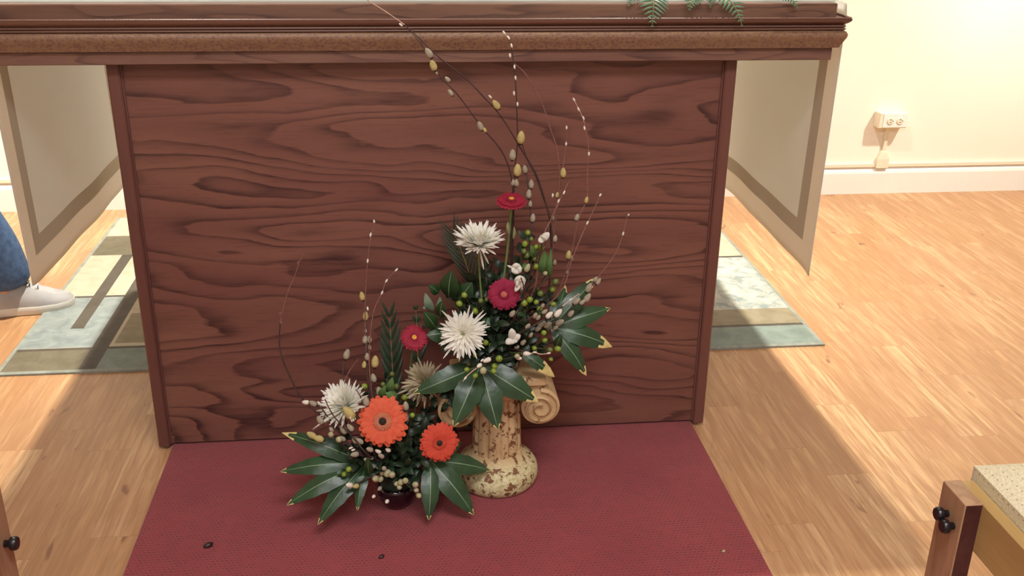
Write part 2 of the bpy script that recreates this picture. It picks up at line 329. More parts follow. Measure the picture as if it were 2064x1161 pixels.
# ------------------------------------------------------------------ the room
X0, X1, Y0, YW = -3.2, 3.4, -4.6, 1.849
def wallbox(n, *a, mat='wall'): b = MB(); b.box(*a); return struct(n, b, M[mat])
wallbox('floor', X0-.1, X1+.1, Y0-.1, YW+.1, -.1, 0, mat='floor'); wallbox('ceiling', X0-.1, X1+.1, Y0-.1, YW+.1, CEIL, CEIL+.1, mat='ceil')
wallbox('wall_back', X0-.1, X1+.1, YW, YW+.1, 0, CEIL); wallbox('wall_front', X0-.1, X1+.1, Y0-.1, Y0, 0, CEIL, mat='wall_dark')
wallbox('wall_left', X0-.1, X0, Y0, YW, 0, CEIL); wallbox('wall_right', X1, X1+.1, Y0, YW, 0, CEIL)
def baseboard(n, p0, p1, nrm):
    prof = [(.0, .0), (.014, .0), (.014, .088), (.011, .098), (.006, .106), (.004, .112), (0, .112)]
    b = MB(); b.quad_grid([[V((p0[0]+nrm[0]*d, p0[1]+nrm[1]*d, z)) for d, z in prof], [V((p1[0]+nrm[0]*d, p1[1]+nrm[1]*d, z)) for d, z in prof]])
    b.poly([V((p0[0]+nrm[0]*d, p0[1]+nrm[1]*d, z)) for d, z in prof]); b.poly([V((p1[0]+nrm[0]*d, p1[1]+nrm[1]*d, z)) for d, z in prof][::-1])
    struct(n, b, M['trim'])
baseboard('baseboard_back', (X0, YW), (X1, YW), (0, -1)); baseboard('baseboard_left', (X0, Y0), (X0, YW-.014), (1, 0)); baseboard('baseboard_right', (X1, Y0), (X1, YW-.014), (-1, 0))
b = MB(); b.box(X0+.02, X1-.02, YW-.012, YW, .114, .130, bev=.002)
tag(rehome(b.build('cable_raceway', M['plastic'], smooth=False), (0, YW, .114)), 'thin ivory cable raceway running along the wall above the white baseboard', 'cable raceway')
# outlet box
o = thing('outlet_box', (1.93, YW, .283), 'ivory surface-mounted power outlet box on the cream wall right of the altar', 'outlet')
b = MB(); b.box(1.868, 1.992, YW-.048, YW, .288, .352, bev=.004); b.build('box_body', M['plastic'], o, smooth=False)
b = MB(); b.box(1.886, 1.990, YW-.0505, YW-.048, .292, .346, bev=.001); fp = b.build('face_plate', M['trim'], o, smooth=False)
for cx in (1.916, 1.957):
    b = MB(); b.lathe([(.0145, 0), (.0145, .0025), (.013, .0035)], n=20)
    for i, p in enumerate(b.v): b.v[i] = (cx+p[0], YW-.0505-p[2], .319+p[1])
    s = b.build('socket', M['plastic'], o, smooth=False)
    b = MB()
    for dz in (-.0055, .0055): b.box(cx-.004, cx+.004, YW-.0545, YW-.0539, .319+dz-.0011, .319+dz+.0011)
    b.box(cx+.007, cx+.0105, YW-.0545, YW-.0539, .317, .321); b.build('slot', M['slot'], s, smooth=False)
b = MB(); b.box(1.921, 1.937, YW-.014, YW, .175, .288, bev=.002); b.build('conduit', M['plastic'], o, smooth=False)
b = MB(); rows = []
for z, hw, d in [(.112, .026, .02), (.15, .026, .02), (.178, .014, .016), (.185, .010, .014)]:
    rows.append([(1.927-hw, YW, z), (1.927-hw, YW-d, z), (1.927+hw, YW-d, z), (1.927+hw, YW, z)])
b.quad_grid(rows, close=True); b.poly(rows[-1]); b.poly(rows[0][::-1]); b.build('raceway_fitting', M['plastic'], o, smooth=False)
# lamps
for x, y, r, lab in [(-.74, .80, .06, 'round recessed ceiling spotlight above the left end of the altar'), (.72, .80, .06, 'round recessed ceiling spotlight above the right end of the altar'), (2.85, .55, .09, 'round recessed wall washer in the ceiling near the right wall'), (-2.3, .75, .10, 'round recessed fill lamp added in the ceiling left of the altar')]:  # the last one only houses the added left fill
    t = thing('ceiling_spot_or_fill', (x, y, CEIL), lab, 'ceiling light')
    b = MB(); b.lathe([(r+.02, 0), (r+.02, -.008), (r, -.012), (r, -.002)], (x, y, CEIL), n=28); b.build('trim_ring', M['trim'], t)
    b = MB(); b.lathe([(r-.004, -.003), (r-.004, -.006)], (x, y, CEIL), n=28); b.build('lens', M['lamp'], t)
for x, y, lab in [(.3, -1.9, 'rectangular ceiling light panel above the front chairs'), (-.6, -3.6, 'rectangular ceiling light panel near the far back of the room')]:
    t = thing('ceiling_panel_light', (x, y, CEIL), lab, 'ceiling light')
    b = MB()
    b.box(x-.62, x+.62, y-.32, y-.30, CEIL-.02, CEIL); b.box(x-.62, x+.62, y+.30, y+.32, CEIL-.02, CEIL); b.box(x-.62, x-.60, y-.3, y+.3, CEIL-.02, CEIL); b.box(x+.60, x+.62, y-.3, y+.3, CEIL-.02, CEIL)
    b.build('frame', M['trim'], t, smooth=False)
    b = MB(); b.box(x-.6, x+.6, y-.3, y+.3, CEIL-.012, CEIL-.001); b.build('diffuser', emit('panel_glow', 'fff2dc', .8), t, smooth=False)

# ------------------------------------------------------------------ altar
YB = .88
alt = thing('altar', (0, .35, .012), 'large reddish-brown oak altar with wide moulded top behind the flowers', 'altar')
b = MB(); b.box(-.618, .618, .012, .03, .012, .887); b.build('front_panel', M['panel'], alt, smooth=False)
for s in (-1, 1):
    b = MB(); b.box(s*.643 if s < 0 else .618, -.618 if s < 0 else s*.643, 0, .70, .0075, .887, bev=.003); b.build('side_panel', M['stile'], alt, smooth=False)
    b = MB(); b.box(s*.6165-.0022, s*.6165+.0022, .0085, .0122, .012, .886); b.build('corner_bead', M['stile'], alt, smooth=False)
b = MB(); b.box(-.618, .618, .67, .69, .012, .887); b.build('back_panel', M['panel'], alt, smooth=False)
for sx in (-.615, .615):
    for y in (.06, .64): b = MB(); z0 = .0072 if y > .4 else .0; b.lathe([(.014, z0), (.014, z0+.003), (.010, .0112), (.010, .013)], (sx, y, 0), n=14); b.build('foot', M['black'], alt)
b = MB(); b.box(-.834, .834, -.03, YB, .887, .9155, bev=.002); b.build('apron', M['apron'], alt, smooth=False)
b = MB(); b.box(-.834, .834, -.03, YB, .9155, 1.002, bev=.003); b.build('tabletop', M['topedge'], alt, smooth=False)
def around(prof, zoff=0):
    rows = []
    for sx, sy in ((-1, 0), (1, 0), (1, 1), (-1, 1), (-1, 0)):
        rows.append([V((sx*(.834+d), (YB+d) if sy else (-.03-d), z)) for d, z in prof])
    return rows
b = MB(); b.quad_grid(around([(.0003, .9135), (.009, .9137), (.0115, .920), (.0155, .928), (.0195, .936), (.0205, .942), (.0175, .9475), (.0120, .9495), (.0003, .9497)])); b.build('carved_frieze', M['carved'], alt, sharp=50)
b = MB(); b.quad_grid(around([(.0003, .9497), (.012, .9498), (.0165, .952), (.016, .954), (.012, .9552), (.016, .9575), (.0155, .9595), (.0115, .961), (.018, .9645), (.0235, .9695), (.0245, .973), (.0003, .9733)])); b.build('cove_moulding', M['moulding'], alt, sharp=40)
b = MB()
def rope(p0, p1):
    p0, p1 = V(p0), V(p1); n = int((p1-p0).length/.0022)
    b.tube([p0+(p1-p0)*i/n for i in range(n+1)], [.0030 if i % 2 else .0019 for i in range(n+1)], n=5)
e = .834+.022
rope((-e, -.052, .9745), (e, -.052, .9745)); rope((-e, YB+.022, .9745), (e, YB+.022, .9745)); rope((-e, -.052, .9745), (-e, YB+.022, .9745)); rope((e, -.052, .9745), (e, YB+.022, .9745))
b.build('bead_trim', M['moulding'], alt)

# altar cloth: one sheet over the top with hanging ends
def altar_cloth():
    b = MB(); ys = [-.006+.886*j/60 for j in range(61)]
    def row_end(s, z):                              # hanging part at height z
        r = []
        for y in ys:
            k = (1.0-z)/.6; u = (y+.006)/.886
            wob = .003*k*math.sin(9*u+s*1.2+.5)+.0015*k*math.sin(21*u+s)
            xx = .866-.012*k+wob if s > 0 else .866-.010*k+wob
            r.append(V((s*xx, y, z)))
        return r
    def bottom(s, y):
        u = (y+.006)/.886
        return (.398-.010*math.exp(-u*22)+.012*math.sin(u*3)) if s > 0 else (.402+.018*math.exp(-u*14)+.002*math.sin(u*4))
    rows = []
    N = 30
    for s in (-1, 1):
        part = []
        for i in range(N+1):
            t = i/N; base = row_end(s, 1); rr = []
            for j, y in enumerate(ys):
                zb = bottom(s, y); z = zb+(.975-zb)*t; q = row_end(s, z)[j]; rr.append(q)
            part.append(rr)
        part.append([V((s*.8625, y, .998)) for y in ys]); part.append([V((s*.846, y, 1.0045)) for y in ys])
        if s < 0: rows = part+[[V((x, y, 1.0045)) for y in ys] for x in (-.4, 0, .4)]
        else: rows += part[::-1]
    nr = len(rows)
    def matf(i, j):
        k = min(i, nr-2-i)
        if k > N+1: return 0
        h = k*(.575/N)                               # height above the bottom edge
        e_ = min(j, 59-j)*.886/60
        if h < .048 or e_ < .046: return 2
        if h < .095 or e_ < .092: return 1
        return 0
    b.quad_grid(rows, matf=matf)
    o = b.build('altar_cloth', [M['cloth'], M['cloth_band'], M['cloth_hem']])
    sol = o.modifiers.new('thickness', 'SOLIDIFY'); sol.thickness = .0009; sol.offset = 0
    tag(rehome(o, (0, .35, 1.0)), 'cream linen cloth over the altar top hanging down at both ends', 'altar cloth')
altar_cloth()

# ------------------------------------------------------------------ rugs
b = MB(); b.box(-.615, .616, -2.0, .034, 0, .006, bev=.002)
tag(rehome(b.build('carpet_runner', M['carpet'], smooth=False), (0, -1, 0)), 'red carpet runner with small dark dots under the flower arrangement', 'carpet')
def rug():
    xa, xb, ya, yb = -1.150, 1.118, .411, 1.72; e = .012
    R_ = [(xa, xb, ya, yb, 6), (xa+e, xb-e, ya+e, yb-e, 0),
          (xa+e, -.93, .70-.10, .918, 1), (xa+e, -.91, .562, .93, 1),
          (xa+e, xb-e, 1.30, 1.50, 2), (xa+e, -.93, ya+e, .556, 2),
          (-.885, -.3, .58, .79, 5), (-.90, -.2, ya+e, .545, 4), (xa+e, xb-e, .922, .936, 3), (xa+e, -.2, .545, .560, 3),
          (-.94, -.895, ya+e, 1.30, 3), (-1.035, -.998, .69, 1.30, 3),
          (.1, xb-e, ya+e, .545, 4), (.1, xb-e, .545, .56, 3), (.1, xb-e, .56, .672, 5), (.1, xb-e, .672, 1.115, 7), (.1, xb-e, 1.115, 1.13, 3), (.1, xb-e, 1.13, 1.5, 0),
          (.6, .64, .67, 1.6, 3), (-.55, -.51, .42, 1.6, 3), (-.5, 0, .8, 1.2, 1)]
    xs = sorted({q for r in R_ for q in r[:2]}); ys = sorted({q for r in R_ for q in r[2:4]})
    def mt(x, y):
        m_ = 6
        for r in R_:
            if r[0] < x < r[1] and r[2] < y < r[3]: m_ = r[4]
        return m_
    b = MB()
    b.quad_grid([[V((x, y, .007 if (xa < x < xb and ya < y < yb) else .0055)) for x in xs] for y in ys], matf=lambda i, j: mt((xs[j]+xs[j+1])/2, (ys[i]+ys[i+1])/2))
    b.quad_grid([[V((x, y, z)) for x, y in ((xa, ya), (xb, ya), (xb, yb), (xa, yb))] for z in (0, .0055)], mat=6, close=True)
    tag(rehome(b.build('area_rug', RUG, smooth=False), (0, 1, 0)), 'patterned rug of cream, blue-grey and olive blocks under and behind the altar', 'rug')
rug()

# ------------------------------------------------------------------ chairs
def chair(x, y, sgn, label, bolts):
    """front leg's outer corner at x, y; seat extends towards sgn and towards the camera side (-y)"""
    t = thing('church_chair', (x+sgn*.25, y-.25, 0), label, 'chair')
    X = lambda a, c: (min(x+sgn*a, x+sgn*c), max(x+sgn*a, x+sgn*c))
    W_ = .53
    for a0 in (0, W_-.028):
        for yy, top in ((y-.066, .402), (y-.50, .84)):
            b = MB(); xa, xb = X(a0, a0+.028)
            if top < .5: b.box(xa, xb, yy, yy+.066, 0, top, bev=.0015)
            else:
                rows = [[V((q, yy-(z-.4)*.18*(z > .4)+r, z)) for q, r in ((xa, 0), (xb, 0), (xb, .05), (xa, .05))] for z in (0, .4, .84)]
                b.quad_grid(rows, close=True); b.poly(rows[0][::-1]); b.poly(rows[-1])
            lg = b.build('leg', [M['chairwood'], M['chairdark']], t, smooth=False)
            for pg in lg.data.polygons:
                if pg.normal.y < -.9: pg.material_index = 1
            if a0 == 0 and top < .5:
                for j, (by, bz) in enumerate(bolts):
                    b = MB(); b.lathe([(.0055, 0), (.0055, .009), (.010, .009), (.0108, .011), (.0108, .017), (.009, .019)], n=14)
                    for i, p in enumerate(b.v): b.v[i] = (x-sgn*p[2], by+p[0], bz+p[1])
                    b.build('bolt', M['black'], lg)
    for a0 in (.028, W_-.028-.021):
        b = MB(); xa, xb = X(a0, a0+.021); b.box(xa, xb, y-.52, y, .318, .4, bev=.0015); b.build('side_rail', M['chairrail'], t, smooth=False)
    xa, xb = X(.049, W_-.049)
    b = MB(); b.box(xa, xb, y-.035, y-.012, .33, .392); b.build('front_rail', M['chairrail'], t, smooth=False)
    # cushion, domed
    b = MB(); rows = []
    n = 16
    for i in range(n+1):
        r = []
        for j in range(n+1):
            u, v = j/n*2-1, i/n*2-1
            d = (1-abs(u)**6)*(1-abs(v)**6)
            r.append(V((xa+.001+(xb-xa-.002)*(u+1)/2, y-.5+.508*(v+1)/2, .420+.030*d**.5)))
        rows.append(r)
    b.quad_grid(rows); r0 = [(xa+.001, y-.5), (xb-.001, y-.5), (xb-.001, y+.008), (xa+.001, y+.008)]
    b.quad_grid([[V((p[0], p[1], z)) for p in r0] for z in (.37, .420)], close=True); b.poly([V((p[0], p[1], .37)) for p in r0][::-1])
    b.build('seat_cushion', M['uphol'], t, sharp=50)
    b = MB(); rows = []
    xa2, xb2 = X(.03, W_-.03)
    for z, d in ((.56, 0), (.57, .03), (.8, .03), (.815, 0)): rows.append([V((q, y-.5-(z-.4)*.18+r, z)) for q, r in ((xa2, .01-d*.2), (xb2, .01-d*.2), (xb2, .04+d*.5), (xa2, .04+d*.5))])
    b.quad_grid(rows, close=True); b.poly(rows[0][::-1]); b.poly(rows[-1]); b.build('back_cushion', M['uphol'], t, smooth=False)
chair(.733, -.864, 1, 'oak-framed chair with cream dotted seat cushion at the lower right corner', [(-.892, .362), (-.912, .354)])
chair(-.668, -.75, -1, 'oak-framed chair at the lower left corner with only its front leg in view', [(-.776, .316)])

# ------------------------------------------------------------------ column and bowl
CX, CY = .120, -.190
col = thing('plaster_column', (CX, CY, .006), 'short cream plaster column with flaking brown patches and scroll capital on the red carpet', 'column pedestal')
b = MB(); b.lathe([(.076, .006), (.084, .009), (.089, .018), (.091, .030), (.089, .044), (.082, .056), (.071, .065), (.062, .071), (.057, .077), (.054, .084)], (CX, CY, 0), n=48); b.build('base', M['plaster'], col)
b = MB()
def flute(a, z):
    if z < .068 or z > .222: return 1
    return 1-.085*max(0, math.cos(a*2*math.pi*12))**.6
b.lathe([(.055, .060), (.0535, .068)]+[(.0535-.004*i/10, .070+.015*i) for i in range(11)]+[(.050, .224), (.056, .230)], (CX, CY, 0), n=144, rf=flute); b.build('shaft', M['plaster'], col)
b = MB(); b.box(CX-.098, CX+.098, CY-.055, CY+.055, .258, .276, bev=.004); b.build('abacus', M['capital'], col, smooth=False)
b = MB(); b.lathe([(.050, .222), (.062, .232), (.068, .246), (.066, .262)], (CX, CY, 0), n=36); b.build('echinus', M['capital'], col)
for s in (-1, 1):
    b = MB(); rows = []
    vx, vz = CX+s*.087, .205
    n = 64; inner = []; outer = []
    for i in range(n+1):
        a = math.radians(90)-s*0+(i/n)*math.radians(760); r = .045*(1-.80*i/n)
        outer.append((vx+s*math.cos(a-math.pi/2+math.radians(0))*r*0+s*math.sin(a-math.radians(90))*r, vz+math.cos(a-math.radians(90))*r, r))
    rr = []
    for i, (x_, z_, r) in enumerate(outer):
        k = .86; xi, zi = vx+(x_-vx)*k, vz+(z_-vz)*k; dep = .050+.004*(i/n)
        rr.append([V((x_, CY-dep, z_)), V((xi, CY-dep-.003, zi)), V((xi, CY+dep+.003, zi)), V((x_, CY+dep, z_))])
    b.quad_grid(rr, close=True); b.build('volute', M['capital'], col, sharp=50)
    b = MB(); b.tube([(vx, CY-.047, vz), (vx, CY+.047, vz)], .040, n=40); b.build('volute_roll', M['capital'], col, sharp=50)
b = MB(); b.box(CX-.09, CX+.09, CY-.045, CY+.045, .222, .262, bev=.006); b.build('capital_block', M['capital'], col, smooth=False)
T = .276
ux = thing('flower_tray', (CX-.01, CY, T), 'low dark dish of floral foam on top of the plaster column', 'flower dish')
b = MB(); b.lathe([(.050, T), (.056, T+.004), (.060, T+.03), (.057, T+.03), (.053, T+.006)], (CX-.01, CY, 0), n=32); b.build('dish', M['bowl'], ux)
b = MB(); b.lathe([(.050, T+.006), (.050, T+.05), (.042, T+.062), (.02, T+.066)], (CX-.01, CY, 0), n=20); b.build('foam', M['foam'], ux)
BX, BY = -.098, -.268
t = thing('glass_bowl', (BX, BY, .006), 'dark purple glass bowl on the red carpet holding the lower arrangement', 'bowl')
b = MB(); b.lathe([(.020, .006), (.026, .007), (.034, .018), (.040, .034), (.042, .050), (.040, .060), (.037, .060), (.038, .048), (.030, .02)], (BX, BY, 0), n=36); b.build('bowl_wall', M['bowl'], t)
b = MB(); b.lathe([(.034, .030), (.036, .07), (.030, .095), (.012, .104)], (BX, BY, 0), n=20); b.build('foam', M['foam'], t)
UB = V((CX-.02, CY, T+.05)); LB = V((BX, BY, .085))

# ------------------------------------------------------------------ flower builders
def frame(n, up=V((0,0,1))):
    n = V(n).normalized(); a = up.cross(n); a = (a if a.length > 1e-3 else V((1,0,0))).normalized(); return n, a, n.cross(a)
def bez(p0, p1, p2, n=8): return [p0*(1-t)**2+p1*2*t*(1-t)+p2*t*t for t in [i/n for i in range(n+1)]]
def stem_to(o, head, nrm, base, mat, r=.0022, n=8, name='stem'):
    b = MB(); mid = head-V(nrm).normalized()*((head-base).length*.45); b.tube(bez(head, mid, base, 10), r, n=6); return b.build(name, mat, o)
def gerbera(px, Y, rad, nrm, pm, eye, label, base, inner=None, npet=24, eyer=.2, cup=.1, group=None):
    c = P(px[0], px[1], Y); n, a, u = frame(nrm)
    o = thing('gerbera_daisy', c, label, 'flower', group)
    r_ = random.Random(int(px[0]))
    b = MB()
    for layer in range(2):
        for k in range(npet):
            th = 2*math.pi*(k+.5*layer)/npet+r_.uniform(-.05, .05); L = rad*(1 if layer == 0 else .86)*r_.uniform(.93, 1.05); wd = rad*.155
            d = a*math.cos(th)+u*math.sin(th); sd = n.cross(d); tw = r_.uniform(-.25, .25)
            rows = []
            for i in range(7):
                t = i/6; q = .12+t*.88; wv = wd*[.35, .6, .85, 1, 1, .85, .35][i]
                h = rad*(cup*math.sin(q*2.4)+.05*layer-.12*t*t*(1-layer)+.03*tw*t)
                ctr = c+d*L*q+n*h; rows.append([ctr+sd*wv*j+n*(-abs(j)*wv*.25+j*tw*wv*.4) for j in (-1, 0, 1)])
            b.quad_grid(rows)
    b.build('petals', pm, o)
    b = MB()
    for ring, (rr, num) in enumerate(((.30, 30), (.24, 24))):
        for k in range(num):
            th = 2*math.pi*k/num+ring*.1; d = a*math.cos(th)+u*math.sin(th)
            b.tube([c+d*rad*(rr-.12)+n*rad*.10, c+d*rad*rr+n*rad*(.17+.03*ring), c+d*rad*(rr+.07)+n*rad*.15], [rad*.03, rad*.035, rad*.012], n=4)
    b.build('inner_petals', inner or pm, o)
    b = MB(); b.ellipsoid(c+n*rad*.1, rad*eyer, n, rad*.09, nu=18, nv=8)
    for k in range(40):
        th = k*2.399; q = rad*eyer*math.sqrt(k/40); b.ellipsoid(c+(a*math.cos(th)+u*math.sin(th))*q+n*rad*(.18-.06*k/40), rad*.022, n, rad*.035, nu=5, nv=3)
    b.build('flower_centre', eye, o)
    b = MB(); rows = []
    for q, h in ((.02, -.36), (.13, -.33), (.2, -.18), (.24, -.03)): rows.append([c+(a*math.cos(t)+u*math.sin(t))*rad*q+n*rad*h for t in [2*math.pi*k/14 for k in range(14)]])
    b.quad_grid(rows, close=True); b.poly(rows[0]); b.build('calyx', M['greenstem'], o)
    stem_to(o, c-n*rad*.3, n, base, M['greenstem'], .0028); return o
def mum(px, Y, rad, nrm, pm, label, base, num=150, spread=1.25, flat=.6, extra=(), curl=.25, lo=.0, heart=True):
    c = P(px[0], px[1], Y); n, a, u = frame(nrm); o = thing('spider_chrysanthemum', c, label, 'flower')
    r_ = random.Random(int(px[0])*3); b = MB()
    def quill(d, L, wd, cv):
        sd = d.cross(n); sd = (sd if sd.length > .05 else a).normalized(); up = sd.cross(d)
        rows = []
        for i in range(7):
            t = i/6; ctr = c+d*L*t+n*L*cv*t*t*.6-V((0,0,1))*L*.05*t*t; ww = wd*[.5, .7, .85, 1, 1.05, .9, .25][i]
            rows.append([ctr-sd*ww+up*ww*.2, ctr-up*ww*.1, ctr+sd*ww+up*ww*.2])
        b.quad_grid(rows)
    for k in range(num):
        f = (k+.5)/num; ph = spread*math.acos(1-f)*.86+lo; th = k*2.39996+r_.uniform(-.15, .15)
        ph += r_.uniform(-.08, .08)
        d = (a*math.cos(th)+u*math.sin(th))*math.sin(ph)+n*math.cos(ph)*flat; L = rad*r_.uniform(.70, 1.14)*(.55+.45*f**.5)
        quill(d.normalized(), L, rad*.052, curl*r_.uniform(-.3, 1.2))
    for ex, ey in extra:
        e_ = P(ex, ey, Y-.01); quill((e_-c).normalized(), (e_-c).length, rad*.04, 0)
    b.build('petals', pm, o)
    if heart:
        b = MB()
        for k in range(40):
            th = k*2.4; q = rad*.16*math.sqrt(k/40); d = a*math.cos(th)+u*math.sin(th)
            b.tube([c+d*q, c+d*q*1.2+n*rad*.38*flat, c+d*q*.7+n*rad*.44*flat], [rad*.02, rad*.028, rad*.01], n=4)
        b.build('flower_centre', M['mum_c'] if pm is M['mum'] else pm, o)
    b = MB(); b.ellipsoid(c-n*rad*.02, rad*.16, n, rad*.12, nu=12, nv=6); b.build('calyx', M['greenstem'], o)
    stem_to(o, c-n*rad*.06, n, base, M['greenstem'], .0022); return o
def lobe(b, A, B, wd, nrm, tip=0, sag=.1, fold=.18, wav=.0, slots=(0, 1, 2), n=12, point=1.15, phase=0):
    A, B = V(A), V(B); L = (B-A).length; d = (B-A)/L; nn = V(nrm); nn = (nn-d*nn.dot(d)).normalized(); sd = d.cross(nn)
    rows = []
    for i in range(n+1):
        t = i/n; ctr = A+d*L*t+nn*L*sag*math.sin(math.pi*t)
        ww = wd*(math.sin(math.pi*min(1, t**.85*.97+.03))**.8 if t < 1 else 0)*(1-.18*t)+wd*.015
        ww *= 1+wav*math.sin(t*31+phase)
        rows.append([ctr+sd*ww*j+nn*(-fold*ww*(abs(j)**1.3))*(1) + nn*wav*ww*.8*math.sin(t*14+j*2+phase)*(abs(j)) for j in (-1, -.55, -.035, .035, .55, 1)])
    b.quad_grid(rows, matf=lambda i, j: slots[2] if i/n > 1-tip-(.07 if (j in (0, 4) and tip) else 0) else (slots[1] if j == 2 else slots[0]))
def fatsia(center, Y, lobes, label, base, nrm=(0, -.7, .7), wide=.023):
    c = P(center[0], center[1], Y); o = thing('fatsia_leaf', c, label, 'leaf'); b = MB(); r_ = random.Random(int(center[0]))
    for L in lobes:
        (tx, ty, tY), wd = L[0], L[1]; tp = L[2] if len(L) > 2 else .05
        e_ = P(tx, ty, tY); n_ = V(nrm)*.5+TOCAM(e_)*.6
        lobe(b, c+(e_-c)*.02, e_, wd, n_, tip=tp, sag=.10+r_.uniform(-.02, .05), wav=.05, phase=r_.uniform(0, 6))
    b.build('leaf_blade', [M['fatsia'], M['vein'], M['tip']], o)
    b = MB(); b.tube(bez(c, (c+base)/2-V(nrm)*.02, base, 8), .0024, n=6); b.build('leaf_stalk', M['greenstem'], o); return o
def willow(pts, Y0, Y1, label, base, cats=(), buds=(), r0=.0010, r1=.0019, mat='bark', tipmat=None, tipn=0, name='pussy_willow_branch'):
    """pts from the tip down; Y0 depth at the tip, Y1 at the foot"""
    n = len(pts); W3 = [P(x, y, Y0+(Y1-Y0)*i/(n-1)) for i, (x, y) in enumerate(pts)]+[V(base)]
    root = W3[-1]; o = thing(name, root, label, 'branch')
    # smooth the polyline
    path = []; rad = []
    for i in range(len(W3)-1):
        p0, p1, p2, p3 = W3[max(i-1, 0)], W3[i], W3[i+1], W3[min(i+2, len(W3)-1)]
        for k in range(4):
            t = k/4; path.append(.5*((2*p1)+(p2-p0)*t+(2*p0-5*p1+4*p2-p3)*t*t+(3*p1-p0-3*p2+p3)*t**3))
    path.append(W3[-1]); m_ = len(path); rad = [r0+(r1-r0)*(i/(m_-1))+(.0003 if i % 4 == 0 else 0) for i in range(m_)]
    if tipn:
        b = MB(); b.tube(path[:tipn*4+1], [q*.9 for q in rad[:tipn*4+1]], n=5); b.build('young_tip', M[tipmat], o)
        b = MB(); b.tube(path[tipn*4:], rad[tipn*4:], n=6); b.build('stem', M[mat], o)
    else:
        b = MB(); b.tube(path, rad, n=6); b.build('stem', M[mat], o)
    def near(x, y):
        best = None
        for i in range(len(path)-1):
            q = Rm.transposed() @ (path[i]-CAM); sx, sy = 1032+FPX*q.x/-q.z, 580.5-FPX*q.y/-q.z; dd = (sx-x)**2+(sy-y)**2
            if best is None or dd < best[0]: best = (dd, i)
        return best[1]
    for c_ in cats:
        x, y = c_[0], c_[1]; s_ = c_[2] if len(c_) > 2 else 1; k_ = c_[3] if len(c_) > 3 else 'catkin'
        i = near(x, y); q = path[i]; Yq = q.y-.004; c = P(x, y, Yq); ax = (path[max(i-1, 0)]-path[i+1]).normalized()
        ax = (ax+V((rnd.uniform(-.2, .2), -.2, .25))).normalized(); L = .0098*s_
        b = MB(); b.ellipsoid(c, L*.60, ax, L, nu=10, nv=8, egg=.22); ck = b.build('catkin', M[k_], o)
        b = MB(); b.ellipsoid(c-ax*L*.86, L*.34, ax, L*.34, nu=7, nv=4); b.tube([c-ax*L*.8, q], .0009, n=4); b.build('bud_scale', M['scale'], ck)
    for c_ in buds:
        x, y = c_[0], c_[1]; k_ = c_[2] if len(c_) > 2 else 'catkin_w'; i = near(x, y); c = P(x, y, path[i].y-.002); ax = (path[max(i-1, 0)]-path[i+1]).normalized()
        b = MB(); b.ellipsoid(c, .0022, ax, .0046, nu=7, nv=5); b.build('bud', M[k_], o)
    return o
def berries(pts, Y, label, base, mat='berry', rr=.0062, leaves=4):
    r_ = random.Random(int(pts[0][0]*7+pts[0][1])); C3 = [P(q[0], q[1], Y+r_.uniform(-.012, .012)) for q in pts]
    o = thing('berry_sprig', base, label, 'berry sprig'); cen = sum(C3, V((0,0,0)))/len(C3); fork = cen*.72+base*.28
    b = MB(); b.tube([base, (base+fork)/2+V((0, .006, 0)), fork], [.002, .0018, .0014], n=5)
    for c in C3: b.tube([fork, (fork+c)/2+V((0, .003, -.003)), c], [.0011, .0010, .0009], n=4)
    b.build('stem', M['darkstem'], o)
    for i, c in enumerate(C3):
        s_ = pts[i][2] if len(pts[i]) > 2 else 1; mm = pts[i][3] if len(pts[i]) > 3 else mat
        b = MB(); q = rr*s_*r_.uniform(.85, 1.1); ax = (c-fork).normalized(); b.ellipsoid(c, q, ax, q*1.08, nu=12, nv=8)
        b.ellipsoid(c+ax*q*1.05, q*.16, ax, q*.25, nu=5, nv=3); b.build('berry', M[mm], o)
    if leaves:
        b = MB()
        for k in range(leaves):
            t = r_.uniform(.3, .9); A = base+(fork-base)*t; th = r_.uniform(0, 6.28); d = V((math.cos(th), math.sin(th)*.6-.3, .35)).normalized()
            lobe(b, A, A+d*.026, .0058, V((0, -.5, .8)), sag=.12, n=6)
        b.build('leaves', [M['sprig'], M['sprig'], M['sprig']], o)
    return o
def leafy(name, tip, Y, base, label, mat, nl=16, L=.028, wd=.008, seed=1, group=None, cat='foliage', lean=None, bow=.02):
    r_ = random.Random(seed); tp = P(tip[0], tip[1], Y) if len(tip) == 2 else V(tip); o = thing(name, base, label, cat, group)
    mid = (tp+base)/2+V((0, 0, bow)); path = bez(base, mid, tp, 12); b = MB(); b.tube(path, [.0018-.0009*i/12 for i in range(13)], n=5); b.build('stem', M['darkstem'], o)
    b = MB()
    for k in range(nl):
        t = .25+.75*(k+1)/nl; i = min(11, int(t*12)); A = path[i]+(path[i+1]-path[i])*(t*12-i if i < 11 else .9); ax = (path[i+1]-path[i]).normalized(); th = k*2.4+r_.uniform(-.4, .4)
        s1 = ax.orthogonal().normalized(); s2 = ax.cross(s1); d = ((s1*math.cos(th)+s2*math.sin(th))*.9+ax*r_.uniform(.3, .9)+V((0, -.25, 0))).normalized()
        q = L*r_.uniform(.75, 1.15); lobe(b, A, A+d*q, wd*r_.uniform(.85, 1.15), V((0, -.6, .7))+V((r_.uniform(-.4, .4), 0, r_.uniform(-.3, .3))), sag=r_.uniform(.05, .2), n=7)
    b.build('leaves', [M[mat]]*3, o); return o
